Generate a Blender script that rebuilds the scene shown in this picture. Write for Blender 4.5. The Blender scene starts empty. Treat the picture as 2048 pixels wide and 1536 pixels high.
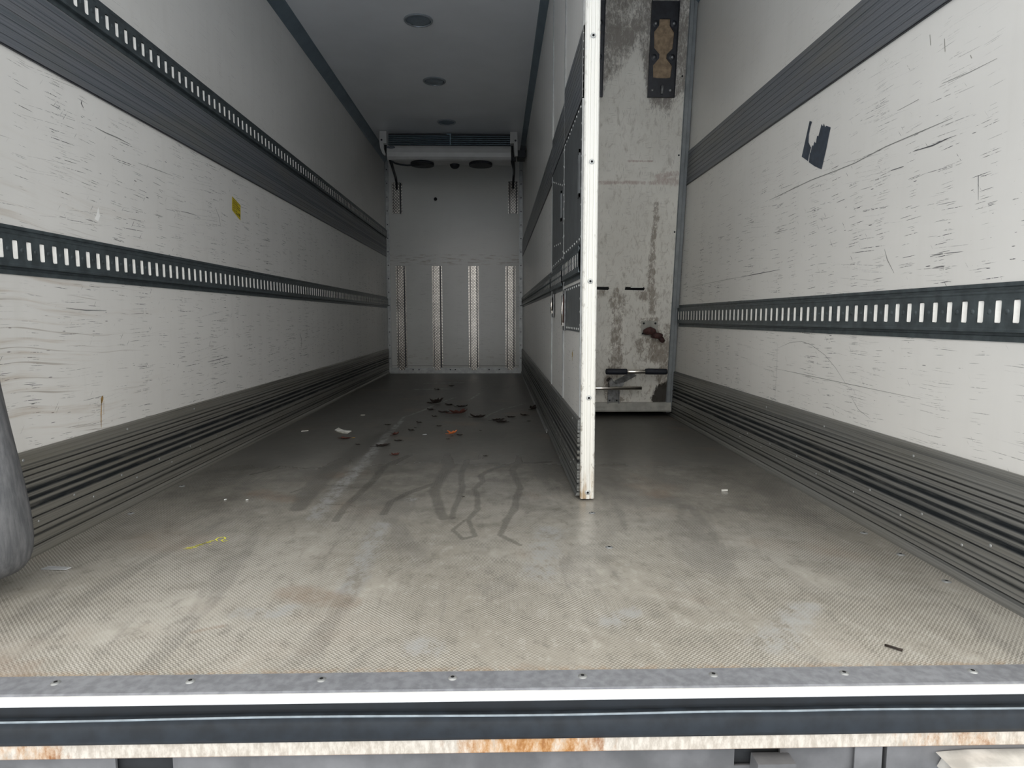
import bpy, math, random
import numpy as np
from mathutils import Vector, Matrix

S = bpy.context.scene
COL = S.collection
random.seed(7)

# ---------------------------------------------------------------- camera, sky, exposure
cam = bpy.data.objects.new('camera', bpy.data.cameras.new('camera'))
COL.objects.link(cam)
cam.location = (0.0, -1.1274, 0.6551)
cam.rotation_euler = (math.pi/2 - 0.1029, 0.0, -0.0227)
cam.data.lens = 22.5
cam.data.sensor_width = 36.0
cam.data.clip_start = 0.02
S.camera = cam
S.view_settings.view_transform = 'Standard'
S.view_settings.look = 'None'
S.view_settings.gamma = 1.0
S.view_settings.use_curve_mapping = False
S.view_settings.exposure = 1.30
S.cycles.max_bounces = 14
S.cycles.diffuse_bounces = 10
S.cycles.glossy_bounces = 6
S.cycles.sample_clamp_indirect = 6.0

W = bpy.data.worlds.new('overcast_sky'); S.world = W
W.use_nodes = True
wn = W.node_tree; wn.nodes.clear()
_tc = wn.nodes.new('ShaderNodeTexCoord'); _sx = wn.nodes.new('ShaderNodeSeparateXYZ')
_rp = wn.nodes.new('ShaderNodeValToRGB'); _bg = wn.nodes.new('ShaderNodeBackground'); _wo = wn.nodes.new('ShaderNodeOutputWorld')
wn.links.new(_tc.outputs['Generated'], _sx.inputs[0]); wn.links.new(_sx.outputs[2], _rp.inputs[0])
_rp.color_ramp.elements[0].position = 0.0; _rp.color_ramp.elements[0].color = (0.80, 0.80, 0.79, 1)
_rp.color_ramp.elements[1].position = 0.9; _rp.color_ramp.elements[1].color = (1.02, 1.0, 0.96, 1)
_e = _rp.color_ramp.elements.new(0.25); _e.color = (0.94, 0.93, 0.90, 1)
wn.links.new(_rp.outputs[0], _bg.inputs[0]); _bg.inputs[1].default_value = 1.0
wn.links.new(_bg.outputs[0], _wo.inputs[0])

# ---------------------------------------------------------------- dimensions (metres)
XL, XR, XD = -1.2916, 1.1684, 0.298
YB, H = 6.4755, 2.491

# ---------------------------------------------------------------- node helpers
class NT:
    def __init__(s, name):
        s.mat = bpy.data.materials.new(name); s.mat.use_nodes = True
        s.t = s.mat.node_tree; s.t.nodes.clear()
        s.out = s.t.nodes.new('ShaderNodeOutputMaterial')
        s.b = s.t.nodes.new('ShaderNodeBsdfPrincipled')
        s.t.links.new(s.b.outputs[0], s.out.inputs[0])
        s._c = None
    def set(s, inp, v):
        if isinstance(v, bpy.types.NodeSocket): s.t.links.new(v, inp)
        elif v is not None:
            if isinstance(v, (tuple, list)) and len(v) == 3 and inp.type == 'RGBA': v = (*v, 1)
            inp.default_value = v
    def co(s):
        if s._c is None:
            n = s.t.nodes.new('ShaderNodeTexCoord'); s._c = n.outputs['Object']
        return s._c
    def xyz(s):
        n = s.t.nodes.new('ShaderNodeSeparateXYZ'); s.set(n.inputs[0], s.co()); return n.outputs
    def vec(s, x, y, z=0.0):
        n = s.t.nodes.new('ShaderNodeCombineXYZ')
        for i, v in enumerate((x, y, z)): s.set(n.inputs[i], v)
        return n.outputs[0]
    def m(s, op, a, b=None, c=None, clamp=False):
        n = s.t.nodes.new('ShaderNodeMath'); n.operation = op; n.use_clamp = clamp
        s.set(n.inputs[0], a)
        if b is not None: s.set(n.inputs[1], b)
        if c is not None: s.set(n.inputs[2], c)
        return n.outputs[0]
    def mul(s, a, b): return s.m('MULTIPLY', a, b)
    def add(s, a, b): return s.m('ADD', a, b)
    def step(s, v, lo, hi, a=0.0, b=1.0):
        n = s.t.nodes.new('ShaderNodeMapRange'); n.interpolation_type = 'SMOOTHSTEP'
        for i, q in enumerate((v, lo, hi, a, b)): s.set(n.inputs[i], q)
        return n.outputs[0]
    def noise(s, v, scale=1.0, detail=4, rough=0.55, dist=0.0, col=False):
        n = s.t.nodes.new('ShaderNodeTexNoise'); s.set(n.inputs['Vector'], v)
        n.inputs['Scale'].default_value = scale; n.inputs['Detail'].default_value = detail
        n.inputs['Roughness'].default_value = rough; n.inputs['Distortion'].default_value = dist
        return n.outputs[1 if col else 0]
    def voro(s, v):
        n = s.t.nodes.new('ShaderNodeTexVoronoi'); n.voronoi_dimensions = '2D'
        s.set(n.inputs['Vector'], v); n.inputs['Scale'].default_value = 1.0
        return n.outputs['Distance'], n.outputs['Color']
    def mix(s, f, a, b):
        n = s.t.nodes.new('ShaderNodeMix'); n.data_type = 'RGBA'
        s.set(n.inputs[0], f); s.set(n.inputs[6], a); s.set(n.inputs[7], b)
        return n.outputs[2]
    def attr(s, name):
        n = s.t.nodes.new('ShaderNodeAttribute'); n.attribute_name = name; return n.outputs['Fac']
    def bump(s, h, strength=0.3, dist=0.002):
        n = s.t.nodes.new('ShaderNodeBump'); n.inputs['Strength'].default_value = strength
        n.inputs['Distance'].default_value = dist; s.set(n.inputs['Height'], h)
        s.t.links.new(n.outputs[0], s.b.inputs['Normal'])
    def done(s, col, rough=0.5, metal=0.0, spec=0.5):
        s.set(s.b.inputs['Base Color'], col); s.set(s.b.inputs['Roughness'], rough)
        s.set(s.b.inputs['Metallic'], metal); s.set(s.b.inputs['Specular IOR Level'], spec)
        return s.mat
    def dashes(s, u, v, ang, fu, fv, w, keep, seed):
        """sparse short scratch marks lying along u"""
        ca, sa = math.cos(ang), math.sin(ang)
        uu = s.add(s.mul(u, ca*fu), s.mul(v, sa*fu)); vv = s.add(s.mul(v, ca*fv), s.mul(u, -sa*fv))
        d, c = s.voro(s.vec(s.add(uu, seed), s.add(vv, seed*1.7)))
        sep = s.t.nodes.new('ShaderNodeSeparateColor'); s.set(sep.inputs[0], c)
        on = s.m('GREATER_THAN', sep.outputs[0], 1-keep)
        ww = s.mul(sep.outputs[1], w)
        ww = s.add(ww, w*0.25)
        mk = s.step(s.m('DIVIDE', d, ww), 1.0, 0.55)
        return s.mul(s.mul(mk, on), sep.outputs[2])

def plain(name, col, rough=0.5, metal=0.0, var=0.12, nscale=20, spec=0.5):
    n = NT(name); z = n.noise(n.co(), nscale, 5)
    dark = tuple(c*(1-var) for c in col); lite = tuple(min(1, c*(1+var)) for c in col)
    return n.done(n.mix(n.step(z, 0.3, 0.7), dark, lite), rough, metal, spec)

def panel(name, axis, base=(0.80, 0.787, 0.758), amount=1.0, warm=0.0, seed=0.0, rough=0.24, ztop=1.9, brown=0):
    """white glass-fibre lining with scuffs and scratches that belong to it"""
    n = NT(name); X, Y, Z = n.xyz(); u = Y if axis == 'y' else X
    v2 = n.vec(n.add(u, seed), Z)
    big = n.noise(n.vec(n.add(n.mul(u, 0.8), seed), n.mul(Z, 1.6)), 1.5, 5)
    col = n.mix(n.step(big, 0.35, 0.7), tuple(c*0.94 for c in base), base)
    low = n.step(Z, ztop, ztop*0.55, 0.18, 1.0)         # cargo rubs the lower wall more than the top
    patch = n.step(n.noise(v2, 1.7, 4), 0.40, 0.68)
    d = n.dashes(u, Z, 0.03, 3.0, 190, 0.20, 0.30, 3.1+seed)
    d = n.m('MAXIMUM', d, n.dashes(u, Z, -0.05, 7.0, 260, 0.24, 0.34, 11.3+seed))
    d = n.m('MAXIMUM', d, n.mul(n.dashes(u, Z, 0.10, 1.2, 260, 0.16, 0.22, 23.7+seed), 0.6))
    d = n.m('MAXIMUM', d, n.mul(n.dashes(u, Z, 0.9, 8.0, 120, 0.12, 0.10, 31.7+seed), 0.8))
    d = n.m('MAXIMUM', d, n.dashes(u, Z, -0.02, 14, 90, 0.13, 0.12, 41.7+seed))
    brk = n.step(n.noise(v2, 60, 3), 0.36, 0.55)
    d = n.mul(n.mul(d, brk), n.mul(low, n.m('MULTIPLY_ADD', patch, 0.9, 0.35)))
    speck = n.step(n.noise(v2, 140, 2), 0.73, 0.80)
    d = n.m('MAXIMUM', d, n.mul(n.mul(speck, patch), n.mul(low, 0.7)))
    col = n.mix(n.m('MULTIPLY', d, 1.7*amount, clamp=True), col, (0.075, 0.075, 0.08))
    # fine vertical grime veil
    veil = n.step(n.noise(n.vec(n.mul(u, 9), n.mul(Z, 0.9)), 2.2, 5), 0.45, 0.80)
    col = n.mix(n.mul(veil, 0.06*amount), col, (0.42, 0.40, 0.34))
    if warm:
        near = n.mul(n.step(u, 1.55, 0.55), n.step(Z, 1.25, 0.75))
        wv = n.add(Z, n.mul(n.noise(n.vec(n.mul(u, 1.3), 3.0), 1.0, 2), 0.12))
        sm = n.noise(n.vec(n.mul(u, 1.4), n.mul(wv, 26)), 1.0, 5, 0.6)
        col = n.mix(n.mul(n.step(sm, 0.50, 0.74), n.mul(near, 0.62*warm)), col, (0.36, 0.25, 0.14))
        sm2 = n.noise(n.vec(n.mul(u, 1.6), n.mul(wv, 75), 5.0), 1.0, 3)
        col = n.mix(n.mul(n.step(sm2, 0.60, 0.68), n.mul(near, 0.55*warm)), col, (0.22, 0.17, 0.12))
    if brown:
        bz = n.step(n.m('ABSOLUTE', n.m('SUBTRACT', Z, 1.385)), 0.012, 0.003)
        bz = n.m('MAXIMUM', bz, n.mul(n.step(n.m('ABSOLUTE', n.m('SUBTRACT', Z, 1.32)), 0.07, 0.02), 0.8))
        bz = n.mul(bz, n.step(n.noise(n.vec(n.mul(u, 5), n.mul(Z, 40)), 1.3, 5, 0.65), 0.50, 0.62))
        bz = n.m('MAXIMUM', bz, n.mul(n.step(Z, 0.42, 0.10), n.step(n.noise(n.vec(n.mul(u, 4), n.mul(Z, 22)), 1.6, 6, 0.7), 0.55, 0.70)))
        col = n.mix(n.mul(bz, 0.65), col, (0.22, 0.14, 0.09))
    n.bump(n.noise(v2, 45, 3), 0.10, 0.001)
    return n.done(col, n.m('MULTIPLY_ADD', big, 0.12, rough), 0, 0.45)

def ribbed(name, axis, base, dirt, bands, metal=0.35, rough=0.38, seed=0.0, freq=520.0, amt=1.0, line=0.25):
    """extruded aluminium: fine ribs along its length, grime lodged in some of them"""
    n = NT(name); X, Y, Z = n.xyz(); u = Y if axis == 'y' else X
    fine = n.m('SINE', n.mul(Z, freq))
    streak = n.noise(n.vec(n.add(n.mul(u, 0.55), seed), n.mul(Z, 110)), 1.0, 4, 0.6)
    rubbed = n.noise(n.vec(n.add(n.mul(u, 5.0), seed), n.mul(Z, 60)), 1.0, 5, 0.65)
    g = n.mul(n.step(streak, 0.50, 0.66), 0.55)
    for zc, hw, a in bands:
        b = n.step(n.m('ABSOLUTE', n.m('SUBTRACT', Z, zc)), hw*1.25, hw*0.6, 0.0, a)
        g = n.m('MAXIMUM', g, n.mul(b, n.step(rubbed, 0.22, 0.55, 0.35, 1.0)))
    col = n.mix(n.mul(n.step(fine, 0.2, 1.0), line), base, tuple(c*0.4 for c in base))
    col = n.mix(n.mul(n.step(n.noise(n.vec(n.mul(u, 2.0), n.mul(Z, 9)), 1, 4), 0.4, 0.75), 0.35), col, (0.20, 0.185, 0.14))
    col = n.mix(n.m('MULTIPLY', g, amt, clamp=True), col, dirt)
    n.bump(fine, 0.25, 0.0008)
    return n.done(col, n.m('MULTIPLY_ADD', g, 0.25, rough), metal, 0.4)

def tread(name):
    """raised tread plate: little crossed lozenges"""
    n = NT(name); X, Y, Z = n.xyz()
    def loz(sgn, off):
        a = n.add(n.mul(X, 30.0), off); b = n.add(n.mul(Z, 30.0), off)
        fa = n.m('SUBTRACT', n.m('FRACT', n.add(a, 100)), 0.5); fb = n.m('SUBTRACT', n.m('FRACT', n.add(b, 100)), 0.5)
        p = n.add(fa, n.mul(fb, sgn)); q = n.m('SUBTRACT', fa, n.mul(fb, sgn))
        e = n.add(n.m('POWER', n.mul(n.m('ABSOLUTE', p), 5.5), 2.0), n.m('POWER', n.mul(n.m('ABSOLUTE', q), 1.5), 2.0))
        return n.step(e, 1.0, 0.3)
    h = n.m('MAXIMUM', loz(1.0, 0.0), loz(-1.0, 0.5))
    n.bump(h, 0.35, 0.008)
    d = n.step(n.noise(n.co(), 9, 4), 0.35, 0.7)
    col = n.mix(d, (0.45, 0.43, 0.40), (0.78, 0.74, 0.68))
    return n.done(n.mix(n.mul(h, 0.85), n.mix(0.75, col, (0.10, 0.095, 0.09)), (0.98, 0.92, 0.85)), 0.20, 0.95)

def floor_mat():
    n = NT('floor_plate'); X, Y, Z = n.xyz(); P = n.co()
    big = n.noise(P, 1.3, 6, 0.6); med = n.noise(P, 5.5, 6, 0.65); fin = n.noise(P, 42, 3)
    run = n.noise(n.vec(n.mul(X, 3.2), n.mul(Y, 0.8), 4.0), 1.6, 5, 0.6, 0.6)
    base = n.mix(n.step(big, 0.40, 0.60), (0.37, 0.345, 0.295), (0.50, 0.475, 0.42))
    base = n.mix(n.mul(n.step(med, 0.49, 0.66), 0.32), base, (0.24, 0.215, 0.17))
    grit = n.noise(n.vec(X, n.mul(Y, 0.6)), 24, 6, 0.75)
    base = n.mix(n.mul(n.step(grit, 0.51, 0.64), 0.38), base, (0.15, 0.14, 0.12))
    base = n.mix(n.mul(n.step(grit, 0.47, 0.37), 0.40), base, (0.58, 0.56, 0.51))
    base = n.mix(n.mul(n.step(run, 0.52, 0.62), 0.45), base, (0.20, 0.19, 0.175))
    # trodden-in dirt, with interior shade painted into the colour, lighter by the doors
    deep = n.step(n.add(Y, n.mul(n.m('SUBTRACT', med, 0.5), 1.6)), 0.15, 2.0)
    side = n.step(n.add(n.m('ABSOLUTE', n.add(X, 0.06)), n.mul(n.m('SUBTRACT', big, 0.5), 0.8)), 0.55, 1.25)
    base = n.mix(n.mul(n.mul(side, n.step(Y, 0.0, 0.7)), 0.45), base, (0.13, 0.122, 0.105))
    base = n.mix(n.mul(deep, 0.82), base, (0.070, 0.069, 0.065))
    base = n.mix(n.mul(n.step(n.noise(P, 2.4, 3), 0.55, 0.75), 0.30), base, (0.30, 0.20, 0.13))
    # pressed anti-slip lozenges, 10 mm cells in two directions
    def loz(sgn, off):
        fa = n.m('SUBTRACT', n.m('FRACT', n.add(n.mul(X, 98.0), 500+off)), 0.5); fb = n.m('SUBTRACT', n.m('FRACT', n.add(n.mul(Y, 98.0), 500+off)), 0.5)
        p = n.add(fa, n.mul(fb, sgn)); q = n.m('SUBTRACT', fa, n.mul(fb, sgn))
        return n.add(n.m('POWER', n.mul(n.m('ABSOLUTE', p), 3.6), 2.0), n.m('POWER', n.mul(n.m('ABSOLUTE', q), 1.7), 2.0))
    wv = n.m('SUBTRACT', 1.0, n.m('MINIMUM', loz(1.0, 0.0), loz(-1.0, 0.5)))
    rub = n.step(n.noise(P, 3.5, 4), 0.30, 0.55)
    fade = n.step(Y, 2.4, 0.3)
    pat = n.mul(n.mul(n.step(wv, 0.0, 0.7), rub), fade)
    base = n.mix(n.mul(pat, 0.36), base, (0.66, 0.635, 0.575))
    pit = n.mul(n.mul(n.step(wv, 0.15, -0.25), rub), fade)
    base = n.mix(n.mul(pit, 0.50), base, (0.13, 0.12, 0.10))
    base = n.mix(n.step(n.noise(P, 70, 2), 0.74, 0.80), base, (0.08, 0.06, 0.05))
    # marks with a shape of their own, far wet reflections painted in as pale
    jig = n.add(n.mul(n.m('SUBTRACT', n.noise(n.vec(X, n.mul(Y, 0.5)), 38, 5, 0.75), 0.5), 1.3), n.mul(n.m('SUBTRACT', n.noise(P, 9, 4, 0.7), 0.5), 1.2))
    pale = n.mul(n.step(n.add(n.attr('pale'), jig), 0.30, 1.25), n.step(n.attr('pale'), 0.0, 0.3))
    base = n.mix(n.mul(n.mul(pale, n.step(grit, 0.62, 0.42)), 0.75), base, (0.40, 0.405, 0.40))
    rust = n.mul(n.step(n.add(n.attr('rust'), jig), 0.3, 1.5), n.step(n.attr('rust'), 0.0, 0.4))
    base = n.mix(n.mul(rust, 0.40), base, (0.26, 0.17, 0.11))
    wet = n.mul(n.step(n.add(n.attr('wet'), n.mul(jig, 0.55)), 0.25, 0.95), n.step(n.attr('wet'), 0.0, 0.25))
    base = n.mix(n.mul(wet, 0.42), base, (0.06, 0.057, 0.05))
    edge = n.mul(n.step(Y, 0.03, 0.0), n.step(fin, 0.4, 0.6))
    base = n.mix(n.mul(edge, 0.5), base, (0.34, 0.22, 0.12))
    n.bump(n.add(n.mul(n.mul(wv, rub), fade), n.mul(fin, 0.5)), 0.13, 0.0012)
    r = n.add(n.m('MULTIPLY_ADD', big, 0.20, 0.09), n.step(Y, 1.1, 2.6, 0.0, 0.26))
    r = n.m('MAXIMUM', n.m('MULTIPLY_ADD', wet, -0.06, r), 0.06)
    return n.done(base, r, 0.0, 0.5)

def rusty_bar():
    n = NT('flaking_white_paint'); X, Y, Z = n.xyz()
    a = n.noise(n.vec(n.mul(X, 1.0), n.mul(Z, 3.0)), 3.2, 3, 0.5)
    b = n.noise(n.vec(n.mul(X, 14.0), n.mul(Z, 6.0)), 2.2, 6, 0.75)
    f = n.noise(n.vec(n.mul(X, 1.0), n.mul(Z, 0.35)), 90, 5, 0.7)
    c1 = n.step(n.m('ABSOLUTE', n.m('SUBTRACT', X, 0.055)), 0.24, 0.06)
    c2 = n.step(n.m('ABSOLUTE', n.m('SUBTRACT', X, 0.80)), 0.20, 0.06, 0, 0.65)
    c3 = n.step(n.m('ABSOLUTE', n.m('SUBTRACT', X, -0.83)), 0.12, 0.05, 0, 0.8)
    am = n.m('MAXIMUM', n.m('MAXIMUM', c1, c2), n.m('MAXIMUM', c3, n.mul(n.step(a, 0.5, 0.7), 0.45)))
    r = n.step(n.add(am, n.mul(n.m('SUBTRACT', b, 0.5), 2.6)), 0.45, 1.25)
    col = n.mix(n.step(f, 0.35, 0.65), (0.45, 0.40, 0.34), (0.66, 0.61, 0.54))
    col = n.mix(n.mul(r, 0.95), col, n.mix(n.step(b, 0.4, 0.7), (0.55, 0.26, 0.05), (0.24, 0.085, 0.02)))
    col = n.mix(n.step(Z, -0.1045, -0.1075), col, (0.14, 0.07, 0.04))
    n.bump(b, 0.3, 0.001)
    return n.done(col, 0.55, 0, 0.3)

def bulkhead_mat():
    n = NT('soiled_white_lining'); X, Y, Z = n.xyz(); v = n.vec(X, Z)
    big = n.noise(v, 3, 5)
    col = n.mix(n.step(big, 0.35, 0.7), (0.78, 0.76, 0.70), (0.88, 0.86, 0.80))
    smudge = n.noise(n.vec(n.mul(X, 2.2), Z), 9, 6, 0.7, 0.8)
    col = n.mix(n.mul(n.step(smudge, 0.54, 0.68), 0.40), col, (0.34, 0.30, 0.24))
    sm2 = n.noise(n.vec(n.mul(X, 3.0), n.mul(Z, 1.2)), 16, 6, 0.75, 0.5)
    lowr = n.mul(n.step(Z, 1.6, 0.3, 0.35, 1.0), n.step(X, 0.55, 0.85, 0.4, 1.0))
    col = n.mix(n.mul(n.mul(n.step(sm2, 0.52, 0.62), lowr), 0.48), col, (0.27, 0.22, 0.165))
    d = n.dashes(X, Z, 0.02, 9, 260, 0.18, 0.30, 3.3)
    d = n.m('MAXIMUM', d, n.dashes(Z, X, 0.1, 12, 200, 0.18, 0.25, 13.3))
    col = n.mix(n.mul(d, 0.7), col, (0.14, 0.12, 0.10))
    jg = n.add(n.mul(n.m('SUBTRACT', n.noise(n.vec(n.mul(X, 2.2), Z), 30, 6, 0.8, 0.8), 0.5), 2.2), n.mul(n.m('SUBTRACT', n.noise(v, 8, 3), 0.5), 1.2))
    rim = lambda q: n.step(n.attr(q), 0.0, 0.35)
    gr = n.mul(n.step(n.add(n.attr('grime'), jg), 0.20, 0.85), rim('grime'))
    col = n.mix(n.mul(gr, 0.82), col, (0.21, 0.185, 0.165))
    br = n.mul(n.step(n.add(n.attr('brown'), n.mul(jg, 1.2)), 0.58, 1.15), rim('brown'))
    col = n.mix(n.mul(br, 0.68), col, (0.165, 0.12, 0.082))
    rd = n.mul(n.step(n.add(n.attr('red'), jg), 0.30, 1.10), rim('red'))
    col = n.mix(n.mul(rd, 0.5), col, (0.27, 0.12, 0.09))
    bk = n.mul(n.step(n.add(n.attr('black'), n.mul(jg, 0.8)), 0.40, 0.80), rim('black'))
    col = n.mix(n.mul(bk, 0.95), col, (0.022, 0.018, 0.014))
    n.bump(smudge, 0.2, 0.002)
    return n.done(col, 0.55, 0, 0.3)

def canvas():
    n = NT('scuffed_grey_rubber'); X, Y, Z = n.xyz()
    a = n.noise(n.vec(n.mul(X, 60), n.mul(Y, 60), n.mul(Z, 7)), 1.2, 6, 0.7)
    b = n.noise(n.co(), 14, 4)
    col = n.mix(n.step(a, 0.35, 0.7), (0.085, 0.088, 0.094), (0.155, 0.156, 0.162))
    col = n.mix(n.mul(n.step(b, 0.5, 0.8), 0.35), col, (0.24, 0.24, 0.24))
    n.bump(a, 0.2, 0.002)
    return n.done(col, 0.62, 0, 0.35)

M = {}
M['wall_l'] = panel('white_lining_left', 'y', amount=1.35, warm=1.0, seed=0.0, rough=0.28)
M['wall_r'] = panel('white_lining_right', 'y', warm=0.0, seed=5.0, rough=0.28)
M['wall_d'] = panel('white_lining_divider', 'y', amount=0.6, seed=9.0, rough=0.26)
M['wall_b'] = panel('white_lining_front', 'x', amount=0.45, seed=14.0, rough=0.13, base=(0.74, 0.74, 0.71), brown=1)
M['bulk'] = bulkhead_mat()
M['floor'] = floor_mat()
M['ceiling'] = plain('ceiling_lining', (0.78, 0.80, 0.835), 0.18, 0, 0.03, 3)
KB = [(0.256, .0025, .5), (0.242, .003, .6), (0.226, .003, .55), (0.206, .004, .7), (0.186, .009, .95), (0.162, .007, .9), (0.139, .009, .95), (0.107, .0025, .9), (0.074, .003, .5), (0.056, .005, .6), (0.027, .002, .5)]
M['kick_l'] = ribbed('kick_plate_left_metal', 'y', (0.27, 0.262, 0.235), (0.018, 0.024, 0.030), KB, seed=1.0)
M['kick_r'] = ribbed('kick_plate_right_metal', 'y', (0.25, 0.25, 0.238), (0.018, 0.024, 0.030), KB, seed=7.0)
M['kick_d'] = ribbed('kick_plate_divider_metal', 'y', (0.17, 0.175, 0.17), (0.030, 0.032, 0.036), KB, seed=4.0, amt=0.8)
SB = [(1.50, .004, .5), (1.455, .008, .6), (1.44, .003, .5), (1.405, .003, .3)]
M['strip_l'] = ribbed('grey_rub_strip_left', 'y', (0.165, 0.175, 0.195), (0.05, 0.075, 0.09), SB, 0.1, 0.36, 2.0, 700, 0.7, 0.15)
M['strip_r'] = ribbed('grey_rub_strip_right', 'y', (0.155, 0.165, 0.185), (0.05, 0.075, 0.09), [(1.50, .002, .4), (1.55, .0015, .3)], 0.1, 0.34, 6.0, 700, 0.5, 0.15)
M['strip_d'] = ribbed('grey_rub_strip_divider', 'y', (0.16, 0.17, 0.185), (0.05, 0.065, 0.08), [(1.45, .002, .7), (1.52, .0015, .5)], 0.1, 0.34, 3.0, 700, 0.6, 0.15)
M['rail'] = plain('galvanised_rail_steel', (0.075, 0.092, 0.100), 0.38, 0.3, 0.25, 30)
M['tab'] = plain('bright_slot_metal', (0.93, 0.92, 0.88), 0.35, 0.0, 0.05, 60)
M['alu'] = plain('dull_aluminium', (0.34, 0.35, 0.35), 0.36, 0.45, 0.15, 25)
M['cove'] = plain('grey_cove_trim', (0.16, 0.21, 0.25), 0.40, 0.2, 0.1, 8)
M['sill'] = plain('sill_aluminium', (0.30, 0.31, 0.335), 0.38, 0.35, 0.16, 60)
M['nose'] = plain('polished_sill_nose', (0.95, 0.95, 0.93), 0.42, 0.0, 0.05, 40)
M['cap'] = None
M['rubber'] = plain('black_rubber', (0.005, 0.008, 0.012), 0.45, 0, 0.35, 22)
M['bumper'] = plain('grey_black_bumper', (0.010, 0.014, 0.019), 0.5, 0, 0.40, 26)
M['lip'] = plain('rubber_lip_highlight', (0.22, 0.26, 0.29), 0.4, 0, 0.2, 30)  # highlight along the bumper's top edge, painted into the rubber colour
M['rustbar'] = rusty_bar()
M['chassis'] = plain('dusty_chassis_paint', (0.155, 0.155, 0.16), 0.62, 0, 0.35, 7)
M['chassis_dark'] = plain('dark_chassis', (0.02, 0.022, 0.025), 0.7, 0, 0.3, 12)
M['bracket'] = plain('pale_galvanised', (0.62, 0.60, 0.56), 0.45, 0.2, 0.25, 18)
M['sheet'] = plain('grey_riveted_sheet', (0.125, 0.135, 0.14), 0.42, 0.25, 0.15, 14)
M['rivet'] = plain('rivet_metal', (0.55, 0.56, 0.55), 0.35, 0.15, 0.1, 40)
M['chrome'] = plain('polished_steel', (0.78, 0.74, 0.68), 0.16, 1.0, 0.05, 30)
M['steel'] = plain('galvanised_steel', (0.27, 0.275, 0.28), 0.42, 0.5, 0.3, 40)
M['grip'] = plain('black_foam_grip', (0.012, 0.015, 0.024), 0.6, 0, 0.2, 60)
M['black'] = plain('blackened_steel', (0.018, 0.020, 0.026), 0.35, 0.3, 0.35, 30)
M['void'] = plain('open_slot_black', (0.004, 0.004, 0.005), 0.9, 0, 0.1, 10)
M['wood'] = plain('exposed_board', (0.33, 0.24, 0.155), 0.7, 0, 0.3, 35)
M['rusty'] = plain('rusty_red_iron', (0.060, 0.022, 0.020), 0.7, 0, 0.45, 45)
M['seal'] = plain('dirty_vinyl_seal', (0.40, 0.395, 0.36), 0.5, 0, 0.18, 16)
M['seal_side'] = plain('grey_vinyl_side_seal', (0.24, 0.26, 0.27), 0.45, 0, 0.12, 16)
M['tread'] = tread('tread_plate_aluminium')
M['unitw'] = plain('off_white_casing', (0.50, 0.50, 0.49), 0.38, 0, 0.05, 10)
M['fin'] = plain('cooling_fin_blue', (0.22, 0.30, 0.36), 0.4, 0.3, 0.1, 20)
M['dark'] = plain('matt_black_plastic', (0.012, 0.014, 0.018), 0.6, 0, 0.2, 20)
M['lamp'] = plain('unlit_lamp_glass', (0.17, 0.21, 0.25), 0.25, 0, 0.08, 60)
M['lamprim'] = plain('lamp_rim', (0.28, 0.31, 0.34), 0.3, 0.2, 0.08, 60)
M['yellow'] = plain('yellow_paper', (0.60, 0.48, 0.03), 0.5, 0, 0.1, 40)
M['ink'] = plain('dark_print', (0.12, 0.10, 0.01), 0.6, 0, 0.1, 40)
M['stkblack'] = plain('black_tape', (0.035, 0.048, 0.070), 0.45, 0, 0.25, 50)
M['scratch'] = plain('scratch_grey', (0.26, 0.26, 0.25), 0.6, 0, 0.2, 60)
M['scratchd'] = plain('scratch_dark', (0.10, 0.10, 0.105), 0.6, 0, 0.2, 60)
M['paint'] = plain('yellow_marker', (0.90, 0.82, 0.10), 0.6, 0, 0.2, 90)
M['leafd'] = plain('dead_leaf_dark', (0.020, 0.013, 0.010), 0.7, 0, 0.4, 60)
M['leafr'] = plain('dead_leaf_red_brown', (0.085, 0.026, 0.018), 0.7, 0, 0.4, 60)
M['leafo'] = plain('orange_leaf', (0.62, 0.17, 0.045), 0.6, 0, 0.3, 60)
M['leafy'] = plain('yellow_leaf', (0.55, 0.33, 0.06), 0.6, 0, 0.3, 60)
M['paper'] = plain('white_scrap', (0.72, 0.71, 0.66), 0.5, 0, 0.1, 40)
M['clear'] = plain('grey_plastic_scrap', (0.42, 0.43, 0.44), 0.2, 0, 0.1, 40)
M['canvas'] = canvas()
M['asphalt'] = plain('pale_wet_concrete', (0.38, 0.43, 0.50), 0.7, 0, 0.3, 3)
M['outer'] = plain('outer_body_white', (0.5, 0.5, 0.5), 0.5, 0, 0.05, 3)
def cap_mat():
    n = NT('scuffed_white_edge'); X, Y, Z = n.xyz()
    chip = n.noise(n.vec(n.mul(X, 90), n.mul(Z, 28)), 1.0, 5, 0.7)
    low = n.step(Z, 1.1, 0.0, 0.30, 1.0)
    e = n.step(n.m('ABSOLUTE', n.m('SUBTRACT', X, 0.3235)), 0.010, 0.024)
    c = n.mul(n.step(n.add(chip, n.mul(e, 0.12)), 0.62, 0.74), low)
    col = n.mix(c, (0.86, 0.85, 0.80), (0.36, 0.33, 0.28))
    ln = n.step(n.noise(n.vec(n.mul(X, 320), n.mul(Z, 2.5)), 1.0, 2), 0.52, 0.70)
    col = n.mix(n.mul(ln, 0.25), col, (0.50, 0.49, 0.45))
    rs = n.mul(n.step(Z, 0.16, 0.0), n.step(n.noise(n.vec(n.mul(X, 60), n.mul(Z, 12)), 1.0, 4), 0.40, 0.66))
    col = n.mix(n.mul(rs, 0.8), col, (0.40, 0.25, 0.10))
    return n.done(col, 0.45, 0, 0.4)
M['cap'] = cap_mat()

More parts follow.
